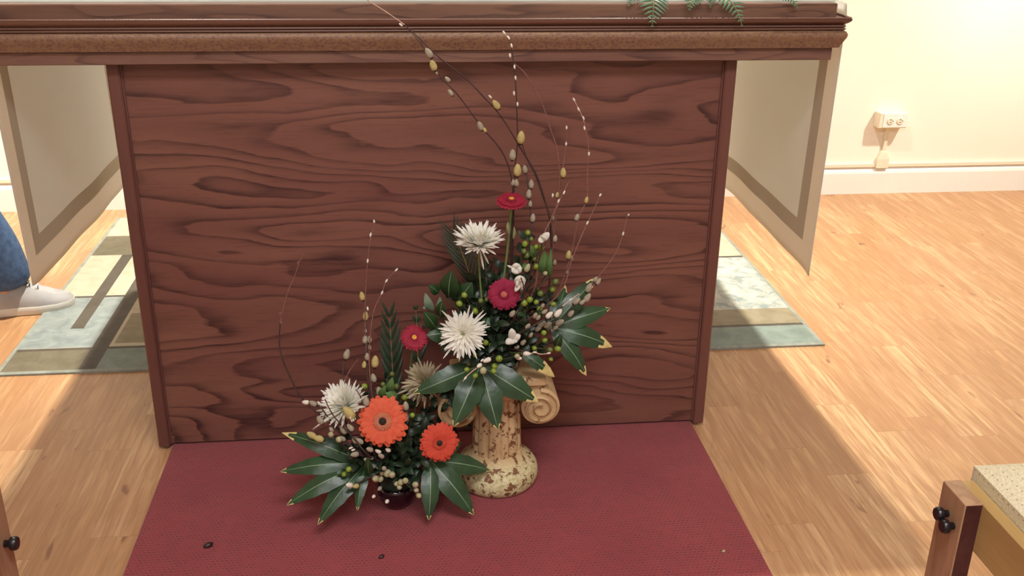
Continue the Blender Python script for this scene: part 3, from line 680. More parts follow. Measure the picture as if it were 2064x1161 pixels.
def frond(name, spine, tips_len, label, mat, cat='frond', n=18, wd=.0045, face=(0, -1, .3), ang=.9, base_extra=None, taper=(.55, 1, .25), both=True):
    """spine: 3D points from foot to tip; leaflets on both sides"""
    o = thing(name, spine[0], label, cat); p0, p1, p2 = spine; path = bez(p0, p1, p2, 24)
    b = MB(); b.tube(path, [.0018-.0012*i/24 for i in range(25)], n=5); b.build('stalk', M['greenstem'], o)
    b = MB(); f = V(face).normalized()
    for k in range(n):
        t = .28+.72*k/(n-1); i = min(23, int(t*24)); A = path[i]+(path[i+1]-path[i])*(min(1, t*24-i)); ax = (path[i+1]-path[i]).normalized(); sd = ax.cross(f).normalized()
        q = (k/(n-1)); env = taper[0]+(taper[1]-taper[0])*min(1, q*2.2) if q < .45 else taper[1]+(taper[2]-taper[1])*((q-.45)/.55)
        for s in (-1, 1):
            d = (sd*s*math.sin(ang)+ax*math.cos(ang)).normalized(); lobe(b, A, A+d*tips_len*env, wd*(.5+.5*env), f, sag=.06, fold=.25, n=6)
    b.build('leaflets', [M[mat]]*3, o); return o

# ------------------------------------------------------------------ the flowers
gerbera((771, 849), -.33, .052, (.02, -.9, .45), M['orange'], M['eye_dark'], 'orange gerbera daisy with dark eye, the larger and more open of the two orange ones', LB, M['orange_in'], npet=22, eyer=.17)
gerbera((885, 892), -.32, .0405, (.12, -.95, .28), M['orange2'], M['eye_dark'], 'red-orange gerbera daisy with dark eye, right of the bigger orange one beside the column', LB, M['orange2'], npet=24, eyer=.18)
gerbera((1016, 593), -.24, .0325, (-.1, -.9, .35), M['red'], M['eye_tan'], 'crimson gerbera daisy with tan eye facing forward in the middle of the upper arrangement', UB, M['red'], npet=26, eyer=.30)
gerbera((835, 681), -.20, .0285, (.05, -.72, .7), M['red2'], M['eye_y'], 'small red gerbera daisy with yellow eye between the two arrangements', LB+V((.01, .02, .02)), M['red2'], npet=22, eyer=.26, cup=.16)
tg = gerbera((1031, 404), -.16, .0310, (.0, -.27, 1), M['red2'], M['eye_y'], 'red gerbera daisy with yellow eye on a tall stem, topmost of the flowers', UB+V((.01, .01, 0)), M['red2'], npet=24, eyer=.28, cup=.06)
b = MB()
for (x, y), d in (((1025, 462), -1), ((1035, 472), 1)):
    A = P(x, y+10, -.163); lobe(b, A, P(x+d*1, y-16, -.166), .0042, (d*.5, -.8, .1), sag=.1, n=7, slots=(0, 0, 0))
b.build('stem_leaves', [simple('pale_green_bract', '8c9268', .6, .1, 60)], tg)
mum((965, 494), -.20, .0525, (-.02, -.28, 1), M['mum'], 'white spider chrysanthemum seen from the side at the top left of the upper arrangement', UB, num=280, spread=1.0, flat=.95, extra=((975, 541), (985, 530), (920, 492), (1008, 487)), curl=.35, heart=False)
mum((934, 672), -.27, .0490, (-.25, -.9, .35), M['mum'], 'white spider chrysanthemum facing forward with quill petals spread open', UB, num=230, spread=1.12, flat=.5, extra=((947, 612), (975, 622), (980, 628), (988, 655), (893, 720), (925, 726), (890, 622)), curl=.1)
mum((858, 770), -.215, .050, (-.45, -.6, .5), M['wilt'], 'faded drooping chrysanthemum half hidden behind a big leaf', LB+V((.02, .02, .02)), num=170, spread=1.15, flat=.7, extra=((795, 794), (888, 824), (890, 795), (812, 770)), curl=.55, heart=False)
mum((698, 820), -.29, .057, (-.45, -.45, .85), M['mum'], 'white chrysanthemum behind thin twigs at the left of the lower arrangement', LB, num=260, spread=.98, flat=.9, extra=((630, 862), (640, 856)), curl=.25, heart=False)
def blossom(px, Y, petals, label, mat, base, r=.011, cat='flower'):
    c = P(px[0], px[1], Y); o = thing('white_blossom', c, label, cat); r_ = random.Random(int(px[0]))
    b = MB()
    for (x, y, wd) in petals:
        e_ = P(x, y, Y-.006); d = e_-c; rows = []; n_ = TOCAM(c); sd = d.cross(n_).normalized(); wd = wd/1020
        A = c-d*.35
        for i in range(8):
            t = i/7; ww = wd*math.sin(math.pi*(.10+.84*t))**.7*(1 if t < .98 else .5); ctr = A+(e_-A)*t+n_*wd*.7*math.sin(t*2.4)
            rows.append([ctr+sd*ww*j+n_*(ww*.45*(1-j*j)+.0006*math.sin(i*3+j*4)) for j in (-1, -.6, 0, .6, 1)])
        b.quad_grid(rows)
    ob = b.build('petals', mat, o); sol = ob.modifiers.new('thickness', 'SOLIDIFY'); sol.thickness = .0006
    b = MB(); b.ellipsoid(c+V((0, .004, -.003)), .0035, (0, 0, 1), .005); b.build('calyx', M['greenstem'], o)
    stem_to(o, c+V((0, .005, -.004)), V((0, -.3, 1)), base, M['darkstem'], .0013); return o
blossom((1094, 482), -.21, [(1107, 469, 8), (1085, 487, 7), (1098, 476, 9)], 'white blossom bud at the top right of the upper arrangement', M['white'], UB)
blossom((1041, 543), -.23, [(1052, 540, 10), (1030, 545, 9), (1040, 530, 10), (1036, 552, 9), (1022, 535, 3)], 'white ruffled blossom just above the crimson gerbera', M['white'], UB)
blossom((1048, 571), -.25, [(1048, 555, 12), (1058, 572, 9), (1040, 568, 10), (1038, 588, 6), (1056, 584, 6), (1049, 562, 11)], 'white ruffled blossom touching the right edge of the crimson gerbera', M['white'], UB)
blossom((1034, 684), -.26, [(1031, 662, 9), (1018, 692, 8), (1049, 675, 8), (1044, 688, 7), (1033, 694, 6)], 'white blossom with spread petals low in the middle of the upper arrangement', M['white'], UB)
blossom((946, 839), -.25, [(947, 828, 9), (938, 842, 7), (952, 846, 8), (945, 851, 6)], 'cream bud hanging in front of the column shaft', M['creamb'], UB)

# big lobed leaves
fatsia((1112, 660), -.20, [((1231, 621, -.17), .022, .06), ((1234, 699, -.20), .024, .20), ((1182, 757, -.23), .021, .14), ((1200, 560, -.14), .022, .14), ((1140, 575, -.13), .018, .10)], 'large glossy lobed leaf with yellow tips at the right side of the upper arrangement', UB, nrm=(.3, -.6, .7))
fatsia((968, 736), -.24, [((833, 793, -.27), .026, .03), ((914, 860, -.31), .030, .05), ((1004, 866, -.31), .031, .04), ((1085, 810, -.28), .030, .16)], 'large dark lobed leaf hanging down over the column capital', UB+V((0, -.02, 0)), nrm=(0, -.9, .4))
fatsia((1052, 712), -.25, [((1118, 760, -.25), .014, .5)], 'small leaf with a pale yellow edge over the right scroll of the column', UB, nrm=(.3, -.7, .6))
fatsia((738, 934), -.31, [((568, 872, -.27), .020, .12), ((564, 951, -.31), .022, .05), ((577, 1019, -.36), .023, .04), ((640, 1058, -.39), .022, .04), ((720, 1030, -.38), .014, .05), ((757, 965, -.34), .012, .0)], 'large glossy lobed leaf spreading left over the red carpet', LB, nrm=(-.3, -.4, .9))
fatsia((868, 928), -.30, [((989, 948, -.27), .023, .03), ((955, 1038, -.35), .027, .05), ((864, 1049, -.37), .021, .07), ((930, 890, -.24), .018, .0)], 'large glossy lobed leaf spreading right in front of the column foot', LB, nrm=(.3, -.5, .8))
# round leaves
def round_sprig(leaves, Y, label, base, mat):
    o = thing('round_leaf_sprig', base, label, 'foliage'); cs = [P(x, y, Y+rnd.uniform(-.01, .01)) for x, y, *_ in leaves]; cen = sum(cs, V((0,0,0)))/len(cs); fork = cen*.7+base*.3
    b = MB(); b.tube([base, fork], .0018, n=5)
    for c in cs: b.tube([fork, c], .001, n=4)
    b.build('stem', M['darkstem'], o); b = MB()
    for (x, y, L, wd, dx, dy), c in zip(leaves, cs):
        e_ = P(x+dx*L, y+dy*L, c.y-.012); lobe(b, c, e_, wd/1020, V((rnd.uniform(-.3, .3), -.8, .5)), sag=.12, n=9, slots=(0, 1, 0))
    b.build('leaves', [M[mat], M['vein']], o); return o
round_sprig([(905, 600, 55, 24, .1, -1), (925, 605, 45, 22, .6, -.8), (885, 590, 30, 12, -.7, -.5)], -.16, 'sprig of dark rounded leaves below the upper left white chrysanthemum', UB, 'round')
round_sprig([(878, 660, 40, 17, -.6, -.8), (900, 672, 45, 20, -.9, .1), (888, 640, 34, 14, .1, -1)], -.19, 'sprig of green oval leaves left of the forward facing white chrysanthemum', UB, 'round')
round_sprig([(870, 628, 38, 10, -.35, -1), (884, 628, 30, 8, .1, -1), (858, 620, 10, 4, -.6, .1)], -.18, 'pale grey-green oval leaf pair at the left edge of the upper arrangement', UB, 'pale')
round_sprig([(1093, 550, 45, 15, .1, -1), (1080, 520, 26, 9, -.4, -1), (1068, 545, 24, 9, -.9, -.6), (1108, 560, 60, 6, .05, -1)], -.17, 'bright green leaves behind the white bud at the upper right', UB, 'bright')
round_sprig([(1060, 625, 30, 11, -.7, .3), (1120, 700, 30, 10, .4, -.9), (1075, 640, 28, 11, .8, -.5), (985, 640, 30, 12, -.3, .9)], -.23, 'small mid-green leaves right of the crimson gerbera', UB, 'round')
round_sprig([(785, 790, 30, 9, .2, -1), (800, 800, 26, 10, -.9, -.3), (765, 800, 26, 8, .5, -.9)], -.26, 'small green leaves above the larger orange gerbera', LB, 'bright')
round_sprig([(735, 960, 45, 10, -.5, .6), (745, 955, 34, 11, -.1, -1), (700, 950, 24, 8, -.9, .2)], -.34, 'small green leaves low on the left of the lower arrangement', LB, 'round')

# palms and ferns
frond('palm_frond', (LB+V((.0, .06, 0)), P(795, 790, -.13), P(785, 640, -.11)), .080, 'upright dark green palm frond behind the small red gerbera', 'palm', n=10, wd=.0050, ang=.36, taper=(.5, 1, .5))
frond('palm_frond', (UB+V((0, .06, 0)), P(955, 560, -.06), P(915, 470, -.05)), .092, 'dark palm frond fanning out behind the upper left white chrysanthemum', 'palm_dark', n=11, wd=.0030, ang=.42, taper=(.5, 1, .5))
frond('palm_frond', (LB+V((.03, .07, 0)), P(850, 750, -.08), P(838, 625, -.05)), .05, 'short dark palm frond just left of the pale grey-green leaves', 'palm', n=8, wd=.005, ang=.42)
frond('palm_frond', (UB+V((0, .05, 0)), P(985, 620, -.10), P(978, 520, -.09)), .05, 'dark palm frond directly below the upper left white chrysanthemum', 'palm_dark', n=8, wd=.006, ang=.45)

# dark filler sprigs
G1 = 'filler sprigs in the upper arrangement'; G2 = 'filler sprigs in the lower arrangement'
for i, (x, y, Y) in enumerate([(960, 560, -.12), (1000, 560, -.14), (1060, 480, -.14), (1075, 530, -.16), (1110, 600, -.15), (1100, 655, -.2), (1060, 690, -.24), (1000, 690, -.26), (930, 630, -.17), (900, 690, -.2), (950, 720, -.25), (1040, 620, -.20), (985, 630, -.2), (905, 575, -.1), (872, 800, -.24), (900, 815, -.25), (925, 800, -.24), (1085, 700, -.22), (1015, 730, -.24), (1010, 540, -.12), (1030, 600, -.22), (1000, 650, -.25), (1060, 660, -.25), (1080, 600, -.2), (975, 700, -.24), (1045, 560, -.18), (920, 650, -.19), (960, 600, -.18)]):
    leafy('foliage_sprig', (x, y), Y, UB+V((rnd.uniform(-.03, .03), rnd.uniform(-.02, .02), -.01)), 'dark leafy filler sprig packed among the flowers of the upper arrangement', 'sprig', nl=15, L=.030, wd=.0085, seed=i, group=G1)
for i, (x, y, Y) in enumerate([(700, 880, -.30), (740, 800, -.22), (780, 760, -.18), (830, 790, -.2), (860, 830, -.22), (900, 840, -.2), (930, 850, -.18), (820, 900, -.33), (760, 930, -.34), (720, 930, -.33), (840, 960, -.33), (800, 960, -.34), (900, 940, -.28), (680, 900, -.30), (750, 870, -.27), (830, 840, -.27), (800, 830, -.22), (790, 900, -.31), (730, 900, -.31), (850, 920, -.31), (860, 860, -.27), (770, 820, -.24), (820, 870, -.28), (780, 940, -.33), (820, 940, -.33), (740, 840, -.26)]):
    leafy('foliage_sprig', (x, y), Y, LB+V((rnd.uniform(-.03, .03), rnd.uniform(-.02, .02), -.01)), 'dark leafy filler sprig packed among the flowers of the lower arrangement', 'sprig', nl=14, L=.028, wd=.008, seed=50+i, group=G2)

# berries
berries([(1064, 469), (1071, 482, .8, 'berry_d'), (1058, 492), (1056, 507, .95, 'berry_d'), (1062, 515, 1, 'berry_d'), (1078, 522, .8)], -.17, 'sprig of green berries at the top of the upper arrangement above the white blossoms', UB)
berries([(1081, 498), (1092, 499, 1.05), (1079, 537), (1099, 551, .8, 'berry_p'), (1064, 540, .9, 'berry_d')], -.19, 'sprig of green berries under the white bud at the upper right', UB)
berries([(1120, 568, 1, 'berry_d'), (1114, 583), (1089, 592, 1, 'berry_d'), (1082, 586, .8, 'berry_d'), (1115, 613, .95)], -.20, 'sprig of green berries near the right edge above the lobed leaf', UB)
berries([(1057, 611, 1.05), (1068, 604, 1.1), (1081, 609, .8), (1087, 623, .85), (1053, 648, .9, 'berry_d')], -.25, 'sprig of bright green berries right of the crimson gerbera', UB)
berries([(1096, 671, 1.05), (1098, 686), (1077, 702), (1108, 705, 1.05, 'berry_d'), (1124, 703, .95), (1110, 724, .85)], -.25, 'sprig of green berries above the right scroll of the column', UB)
berries([(936, 595), (926, 612, 1.05), (958, 627, 1.25), (969, 606, .95, 'berry_d'), (981, 604, .85, 'berry_d')], -.22, 'sprig of green berries above the forward facing white chrysanthemum', UB)
berries([(979, 691, 1.0), (990, 696, .9), (958, 716, .85), (945, 732, .9, 'berry_d')], -.25, 'sprig of green berries just right below the forward facing white chrysanthemum', UB)
berries([(1006, 723, 1.15), (997, 738, 1.05), (995, 748, .95), (941, 745, .95), (958, 757, 1.05), (974, 747, 1.1, 'berry_p'), (1042, 718, .9, 'berry_p')], -.30, 'lowest sprig of green berries over the hanging lobed leaf', UB)
berries([(790, 754, .9, 'berry_d'), (799, 779, .9, 'berry_d'), (735, 779, .95), (815, 801, .95), (772, 775, .8, 'berry_d')], -.24, 'sprig of dull green berries above the larger orange gerbera', LB)
berries([(831, 837, .9), (814, 915, .8, 'berry_d'), (822, 928, .9, 'berry_d'), (806, 936, .7, 'berry_d')], -.31, 'sprig of small green berries between the two orange gerberas', LB)
berries([(694, 956, .9), (703, 946, .9), (667, 876, .95, 'berry_p'), (683, 886, .9, 'berry_p')], -.35, 'sprig of berries low on the left over the big lobed leaf', LB)
berries([(805, 982, 1, 'berry_p'), (817, 969, 1, 'berry_p'), (808, 972, 1, 'berry_p'), (799, 975, .9, 'berry_p'), (837, 977, 1, 'berry_p'), (839, 988, .8, 'berry_p'), (844, 999, 1, 'berry_p')], -.36, 'clusters of pale cream buds in front of the dark glass bowl', LB, leaves=0)
berries([(766, 965, 1.1, 'berry_p'), (781, 954, 1.3, 'berry_p'), (771, 952, 1.1, 'berry_p'), (757, 965, 1.1, 'berry_p'), (790, 957, 1, 'berry_p'), (762, 940, .9, 'catkin'), (774, 944, .9, 'catkin')], -.35, 'cluster of dull cream buds above the left rim of the glass bowl', LB, leaves=0)

# willow branches of the upper arrangement
willow([(740, 0), (775, 22), (815, 50), (850, 82), (890, 120), (935, 155), (970, 190), (1010, 235), (1050, 300), (1080, 350), (1100, 410), (1110, 470), (1098, 560)], -.09, -.13, 'longest pussy willow branch, its pale tip reaching over the altar edge', UB, cats=[(1000, 211, 1.15, 'catkin_y')], buds=[(988, 195), (808, 50)], mat='bark', tipmat='paletwig', tipn=2, r0=.0009, r1=.0017)
willow([(822, 58), (848, 88), (872, 125), (890, 158), (922, 190), (970, 255), (1008, 300), (1028, 345), (1034, 400), (1030, 480), (1025, 560)], -.10, -.15, 'pussy willow branch with four catkins near its tip below the longest branch', UB, cats=[(864, 107, 1.15), (873, 132, 1.15, 'catkin_y'), (902, 160, .7), (908, 187, .8), (968, 254, 1.05), (977, 262, .6, 'catkin_y')], buds=[(880, 147, 'catkin')], r0=.0008)
willow([(1015, 65), (1026, 80), (1032, 100), (1036, 140), (1040, 180), (1042, 230), (1043, 290), (1038, 340), (1036, 400), (1034, 480), (1028, 560)], -.08, -.15, 'upright pussy willow branch behind the topmost red gerbera, tip on the altar edge', UB, cats=[(1050, 277, 1.4, 'catkin_y'), (1033, 312, 1.2), (1043, 343, 1.4, 'catkin_y'), (1041, 369, .85), (1034, 368, .75)], buds=[(1016, 66), (1025, 76), (1031, 92), (1028, 112), (1037, 135), (1039, 157), (1036, 188), (1043, 210)], tipmat='paletwig', tipn=1, r0=.0007)
willow([(1037, 128), (1060, 150), (1080, 185), (1096, 218), (1110, 262), (1122, 298), (1128, 350), (1124, 400), (1112, 470), (1100, 560)], -.07, -.13, 'bare arching willow branch right of the upright one', UB, cats=[(1135, 348, 1.1, 'catkin_y'), (1123, 393, .65, 'catkin_y'), (1118, 529, .7)], buds=[(1114, 394), (1115, 440, 'catkin')], mat='twig', r0=.0009)
willow([(1060, 330), (1063, 365), (1067, 400), (1070, 440), (1068, 480), (1060, 560)], -.08, -.16, 'pussy willow branch with a column of five catkins right of the topmost red gerbera', UB, cats=[(1058, 341, .95), (1071, 371, 1.0), (1066, 391, 1.0), (1069, 411, .7), (1074, 439, .95)])
willow([(1048, 275), (1062, 320), (1080, 355), (1094, 395), (1107, 432), (1112, 480), (1108, 540), (1095, 600)], -.08, -.16, 'dark willow branch crossing behind the column of catkins', UB, r0=.0010, r1=.0023)
willow([(1156, 200), (1168, 222), (1177, 245), (1180, 262), (1186, 295), (1184, 340), (1183, 400), (1166, 440), (1150, 515), (1125, 590), (1090, 650)], -.07, -.16, 'thin pussy willow branch at the right with a shiny white tip bud', UB, cats=[(1182, 403, .75, 'catkin_y'), (1163, 438, .85), (1146, 514, 1.05, 'catkin_y'), (1153, 520, .6), (1144, 549, .55)], buds=[(1157, 201), (1166, 220), (1176, 238), (1178, 258), (1187, 310)], tipmat='paletwig', tipn=2, r0=.0007, mat='twig')
willow([(1155, 366), (1146, 368), (1137, 385), (1128, 404), (1118, 425), (1107, 450), (1097, 470), (1085, 520), (1070, 600)], -.11, -.2, 'reddish willow twig with hooked tip just above the white bud', UB, cats=[(1119, 481, .8)], mat='twig', buds=[(1137, 388), (1126, 405)], r0=.0009, r1=.0018)
willow([(1218, 384), (1210, 394), (1198, 420), (1184, 450), (1170, 480), (1150, 530), (1120, 600)], -.10, -.2, 'thin reddish willow twig leaning right beside the white-tipped branch', UB, mat='twig', buds=[(1210, 393), (1184, 449)], r0=.0007, r1=.0016)
willow([(1271, 432), (1264, 436), (1256, 470), (1238, 515), (1195, 570), (1140, 620), (1090, 660)], -.08, -.2, 'faint rightmost willow twig against the oak panel', UB, mat='twig', buds=[(1267, 433), (1256, 471)], r0=.0006, r1=.0015)
willow([(1143, 254), (1141, 290), (1136, 330), (1128, 390), (1115, 480), (1100, 560)], -.02, -.14, 'faint short willow twig between the arching branch and the white-tipped branch', UB, mat='twig', buds=[(1142, 257), (1141, 290)], r0=.0005, r1=.0014)
willow([(1206, 562), (1195, 574), (1185, 590), (1175, 604), (1155, 618), (1135, 640), (1105, 655), (1070, 672), (1040, 680)], -.20, -.24, 'pussy willow branch with many catkins crossing the right lobed leaf', UB, cats=[(1206, 567, .85), (1200, 563, .7), (1187, 580, 1.1), (1184, 600, 1.1), (1174, 609, .8), (1162, 607, 1.0), (1151, 632, .9), (1128, 650, 1.05), (1104, 655, 1.0), (1092, 653, 1.0), (1085, 662, .9), (1120, 660, .7)])
willow([(1168, 592), (1152, 603), (1134, 617), (1115, 633), (1090, 648), (1050, 670)], -.25, -.27, 'pale-tipped willow twig in front of the right catkin branch', UB, cats=[(1125, 631, 1.1, 'catkin_w'), (1107, 635, .95, 'catkin_w'), (1098, 628, .7)], tipmat='paletwig', tipn=2, buds=[(1150, 604)], r0=.0009)
willow([(1108, 712), (1090, 714), (1078, 711), (1062, 713), (1045, 705)], -.29, -.27, 'short pinkish twig with a white bud above the column scroll', UB, cats=[(1062, 713, .85, 'catkin_w'), (1046, 722, .7, 'catkin_w')], tipmat='paletwig', tipn=3, buds=[(1106, 712), (1078, 710)], r0=.0010)
willow([(933, 769), (942, 757), (955, 746), (966, 738), (978, 727), (995, 715)], -.33, -.28, 'short pinkish twig hanging over the central lobed leaf', UB, cats=[(982, 726, .9, 'catkin_w'), (966, 737, .75, 'catkin_w')], tipmat='paletwig', tipn=3, buds=[(972, 726), (938, 762)], r0=.0010)
willow([(1090, 620), (1075, 640), (1055, 665), (1030, 690)], -.27, -.25, 'short willow twig with brown catkins below the green berries right of the crimson gerbera', UB, cats=[(1094, 616, .6), (1079, 636, .8), (1064, 658, .8), (1085, 640, .7), (1033, 632, .9), (1055, 690, .8), (1042, 700, .8), (1070, 675, .7)])
willow([(1050, 560), (1056, 580), (1052, 610), (1030, 650)], -.27, -.25, 'dark twig crossing in front of the ruffled white blossom', UB, r0=.0009)
willow([(1107, 478), (1090, 505), (1073, 540), (1060, 580), (1040, 640)], -.215, -.23, 'dark stem running down from the white bud', UB, r0=.0011, cats=[(1063, 540, 1.0, 'berry_p')])
# willow branches of the lower arrangement
willow([(612, 510), (603, 530), (592, 562), (580, 588), (572, 620), (565, 650), (563, 690), (568, 720), (585, 760), (605, 798), (640, 832), (690, 870)], -.15, -.26, 'leftmost curved willow twig, bare, against the oak panel', LB, buds=[(601, 530, 'twig'), (581, 587, 'twig'), (565, 632, 'twig'), (567, 652, 'twig')], mat='bark', tipmat='twig', tipn=5, r0=.0009, r1=.0018)
willow([(753, 442), (754, 455), (747, 480), (741, 527), (737, 580), (736, 640), (738, 700), (741, 760), (750, 830)], -.12, -.24, 'faint upright willow twig rising above the catkins at the left', LB, buds=[(741, 526), (747, 473), (754, 446)], mat='twig', r0=.0005, r1=.0015)
willow([(731, 592), (737, 625), (739, 660), (740, 700), (741, 750), (748, 800), (760, 860)], -.15, -.27, 'upright pussy willow branch with a column of catkins at the left of the lower arrangement', LB, cats=[(730, 597, 1.0, 'catkin_y'), (737, 637, 1.0, 'catkin_y'), (736, 684, .95), (745, 684, .8), (740, 719, .85), (734, 735, .8, 'catkin_y'), (756, 729, 1.35, 'catkin_y'), (753, 762, 1.0), (765, 790, 1.2), (745, 700, .6)], buds=[(741, 622), (737, 667)])
willow([(800, 543), (779, 566), (770, 590), (755, 622), (748, 660), (744, 720), (748, 780), (762, 860)], -.14, -.26, 'thin reddish willow twig bending right above the palm frond', LB, mat='twig', buds=[(799, 544), (779, 566), (770, 590)], r0=.0007, r1=.0015)
willow([(698, 702), (692, 740), (690, 790), (692, 830), (705, 870), (735, 910)], -.20, -.33, 'dark willow branch with one catkin at its tip in front of the left chrysanthemum', LB, cats=[(699, 714, 1.15), (687, 777, .8), (690, 787, .6)], r0=.0009, r1=.0026)
willow([(722, 724), (706, 745), (694, 772), (690, 810), (700, 870)], -.22, -.32, 'short reddish twig beside the single-catkin branch', LB, mat='twig', r0=.0007)
willow([(612, 812), (628, 812), (645, 820), (668, 850), (695, 885), (740, 925)], -.30, -.34, 'low willow branch reaching left across the white chrysanthemum', LB, cats=[(616, 811, .8, 'catkin_w'), (631, 813, .9), (645, 847, 1.05), (668, 866, .7), (692, 866, 1.1), (706, 862, 1.0), (703, 832, 1.7, 'catkin_y'), (715, 887, .9)], buds=[(643, 812)])
willow([(618, 872), (640, 880), (665, 882), (700, 895), (745, 925)], -.31, -.34, 'low willow branch with catkins above the left lobed leaf', LB, cats=[(628, 877, 1.1, 'catkin_y'), (642, 884, 1.2, 'catkin_y'), (690, 884, .8), (725, 889, .9)])
willow([(655, 805), (670, 835), (690, 858), (715, 885), (745, 920)], -.33, -.35, 'dark bare twig crossing the left white chrysanthemum', LB, r0=.0009, r1=.0022)
willow([(717, 785), (727, 800), (735, 830), (745, 870), (755, 915)], -.30, -.34, 'dark twig with a pink-brown catkin left of the larger orange gerbera', LB, cats=[(738, 809, 1.1), (818, 818, 1.0)])
willow([(705, 925), (725, 918), (748, 922), (775, 935)], -.36, -.33, 'short twig with shiny white buds below the larger orange gerbera', LB, cats=[(715, 916, .95), (745, 906, .9), (762, 910, .75, 'catkin_w'), (782, 907, .75, 'catkin_w'), (748, 923, .6), (768, 919, .8), (739, 927, .8)], buds=[(707, 903), (712, 907)])
willow([(695, 978), (715, 976), (740, 965), (765, 955)], -.38, -.33, 'short twig with a white bud over the lower left leaf', LB, cats=[(704, 978, .95, 'catkin_w'), (717, 980, .9, 'catkin_y')])
willow([(752, 1002), (760, 990), (775, 975), (790, 965)], -.37, -.31, 'short twig hanging beside the glass bowl with a glinting bud', LB, cats=[(753, 1001, .6, 'catkin_w'), (780, 1011, .7, 'catkin_w'), (765, 985, .7)])

# fern fronds drooping from the altar top
def drape(tip, root, label, L, n=16, Yt=-.075):
    L *= 1.3
    r3 = V((root[0], root[1], 1.012)); t3 = P(tip[0], tip[1], Yt); m3 = V(((r3.x+t3.x)/2*.5+t3.x*.5, -.035, 1.045))
    frond('fern_frond', (r3, m3, t3), L, label, 'fern', n=12, wd=.0026, face=(0, -.8, .6), ang=1.0, taper=(.9, 1, .12))
drape((1315, 52), (.47, .05), 'leftmost long fern frond drooping over the altar front edge', .030, n=20)
drape((1390, 18), (.56, .04), 'short fern frond lying at the altar edge between the two long ones', .024, n=14, Yt=-.06)
drape((1495, 50), (.55, .06), 'slender fern frond drooping to the right over the altar front edge', .024, n=20)
drape((1606, 15), (.66, .05), 'rightmost fern frond just touching the altar edge', .018, n=16, Yt=-.05)
drape((1268, 10), (.45, .06), 'small fern tip left of the long drooping fern frond', .018, n=14, Yt=-.045)
drape((1432, 14), (.58, .03), 'small curled fern tip beside the slender drooping frond', .016, n=14, Yt=-.05)
# debris on the carpet
for (x, y, s, lab) in [(420, 1102, .009, 'dark crumb of dried leaf on the red carpet left of the lobed leaf'), (769, 1124, .006, 'dark crumb of dried leaf on the red carpet near the bottom middle'), (1458, 1112, .004, 'tiny pale crumb on the red carpet at the lower right')]:
    c = PZ(x, y, .006); b = MB(); r_ = random.Random(x); b.ellipsoid(c+V((0, 0, s*.35)), s*.75, (.9, .5, .2), s, nu=7, nv=4)
    b.v = [(v[0]+r_.uniform(-1, 1)*s*.2, v[1]+r_.uniform(-1, 1)*s*.2, max(.0062, v[2])) for v in b.v]
    tag(rehome(b.build('dried_leaf_crumb', M['scale'] if x < 1000 else M['creamb']), (c.x, c.y, .006)), lab, 'debris')

# ------------------------------------------------------------------ the person walking behind the altar
def skinned(name, joints, edges, mat, parent=None, root=0, sub=2):
    off = ORG[parent.name] if parent else V((0,0,0))
    me = bpy.data.meshes.new(name); me.from_pydata([tuple(V(j[0])-off) for j in joints], edges, []); me.materials.append(mat)
    o = bpy.data.objects.new(name, me); COL.objects.link(o); ORG[name] = off
    if parent: o.parent = parent
    import bmesh
    bm = bmesh.new(); bm.from_mesh(me); bm.verts.layers.skin.verify(); bm.to_mesh(me); bm.free()
    sk = o.modifiers.new('skin', 'SKIN'); sk.use_smooth_shade = True
    for i, j in enumerate(joints): me.skin_vertices[0].data[i].radius = (j[1], j[2] if len(j) > 2 else j[1]); me.skin_vertices[0].data[i].use_root = (i == root)
    if sub: m_ = o.modifiers.new('sub', 'SUBSURF'); m_.levels = sub; m_.render_levels = sub
    return o
def chain(*idx): return [(idx[i], idx[i+1]) for i in range(len(idx)-1)]
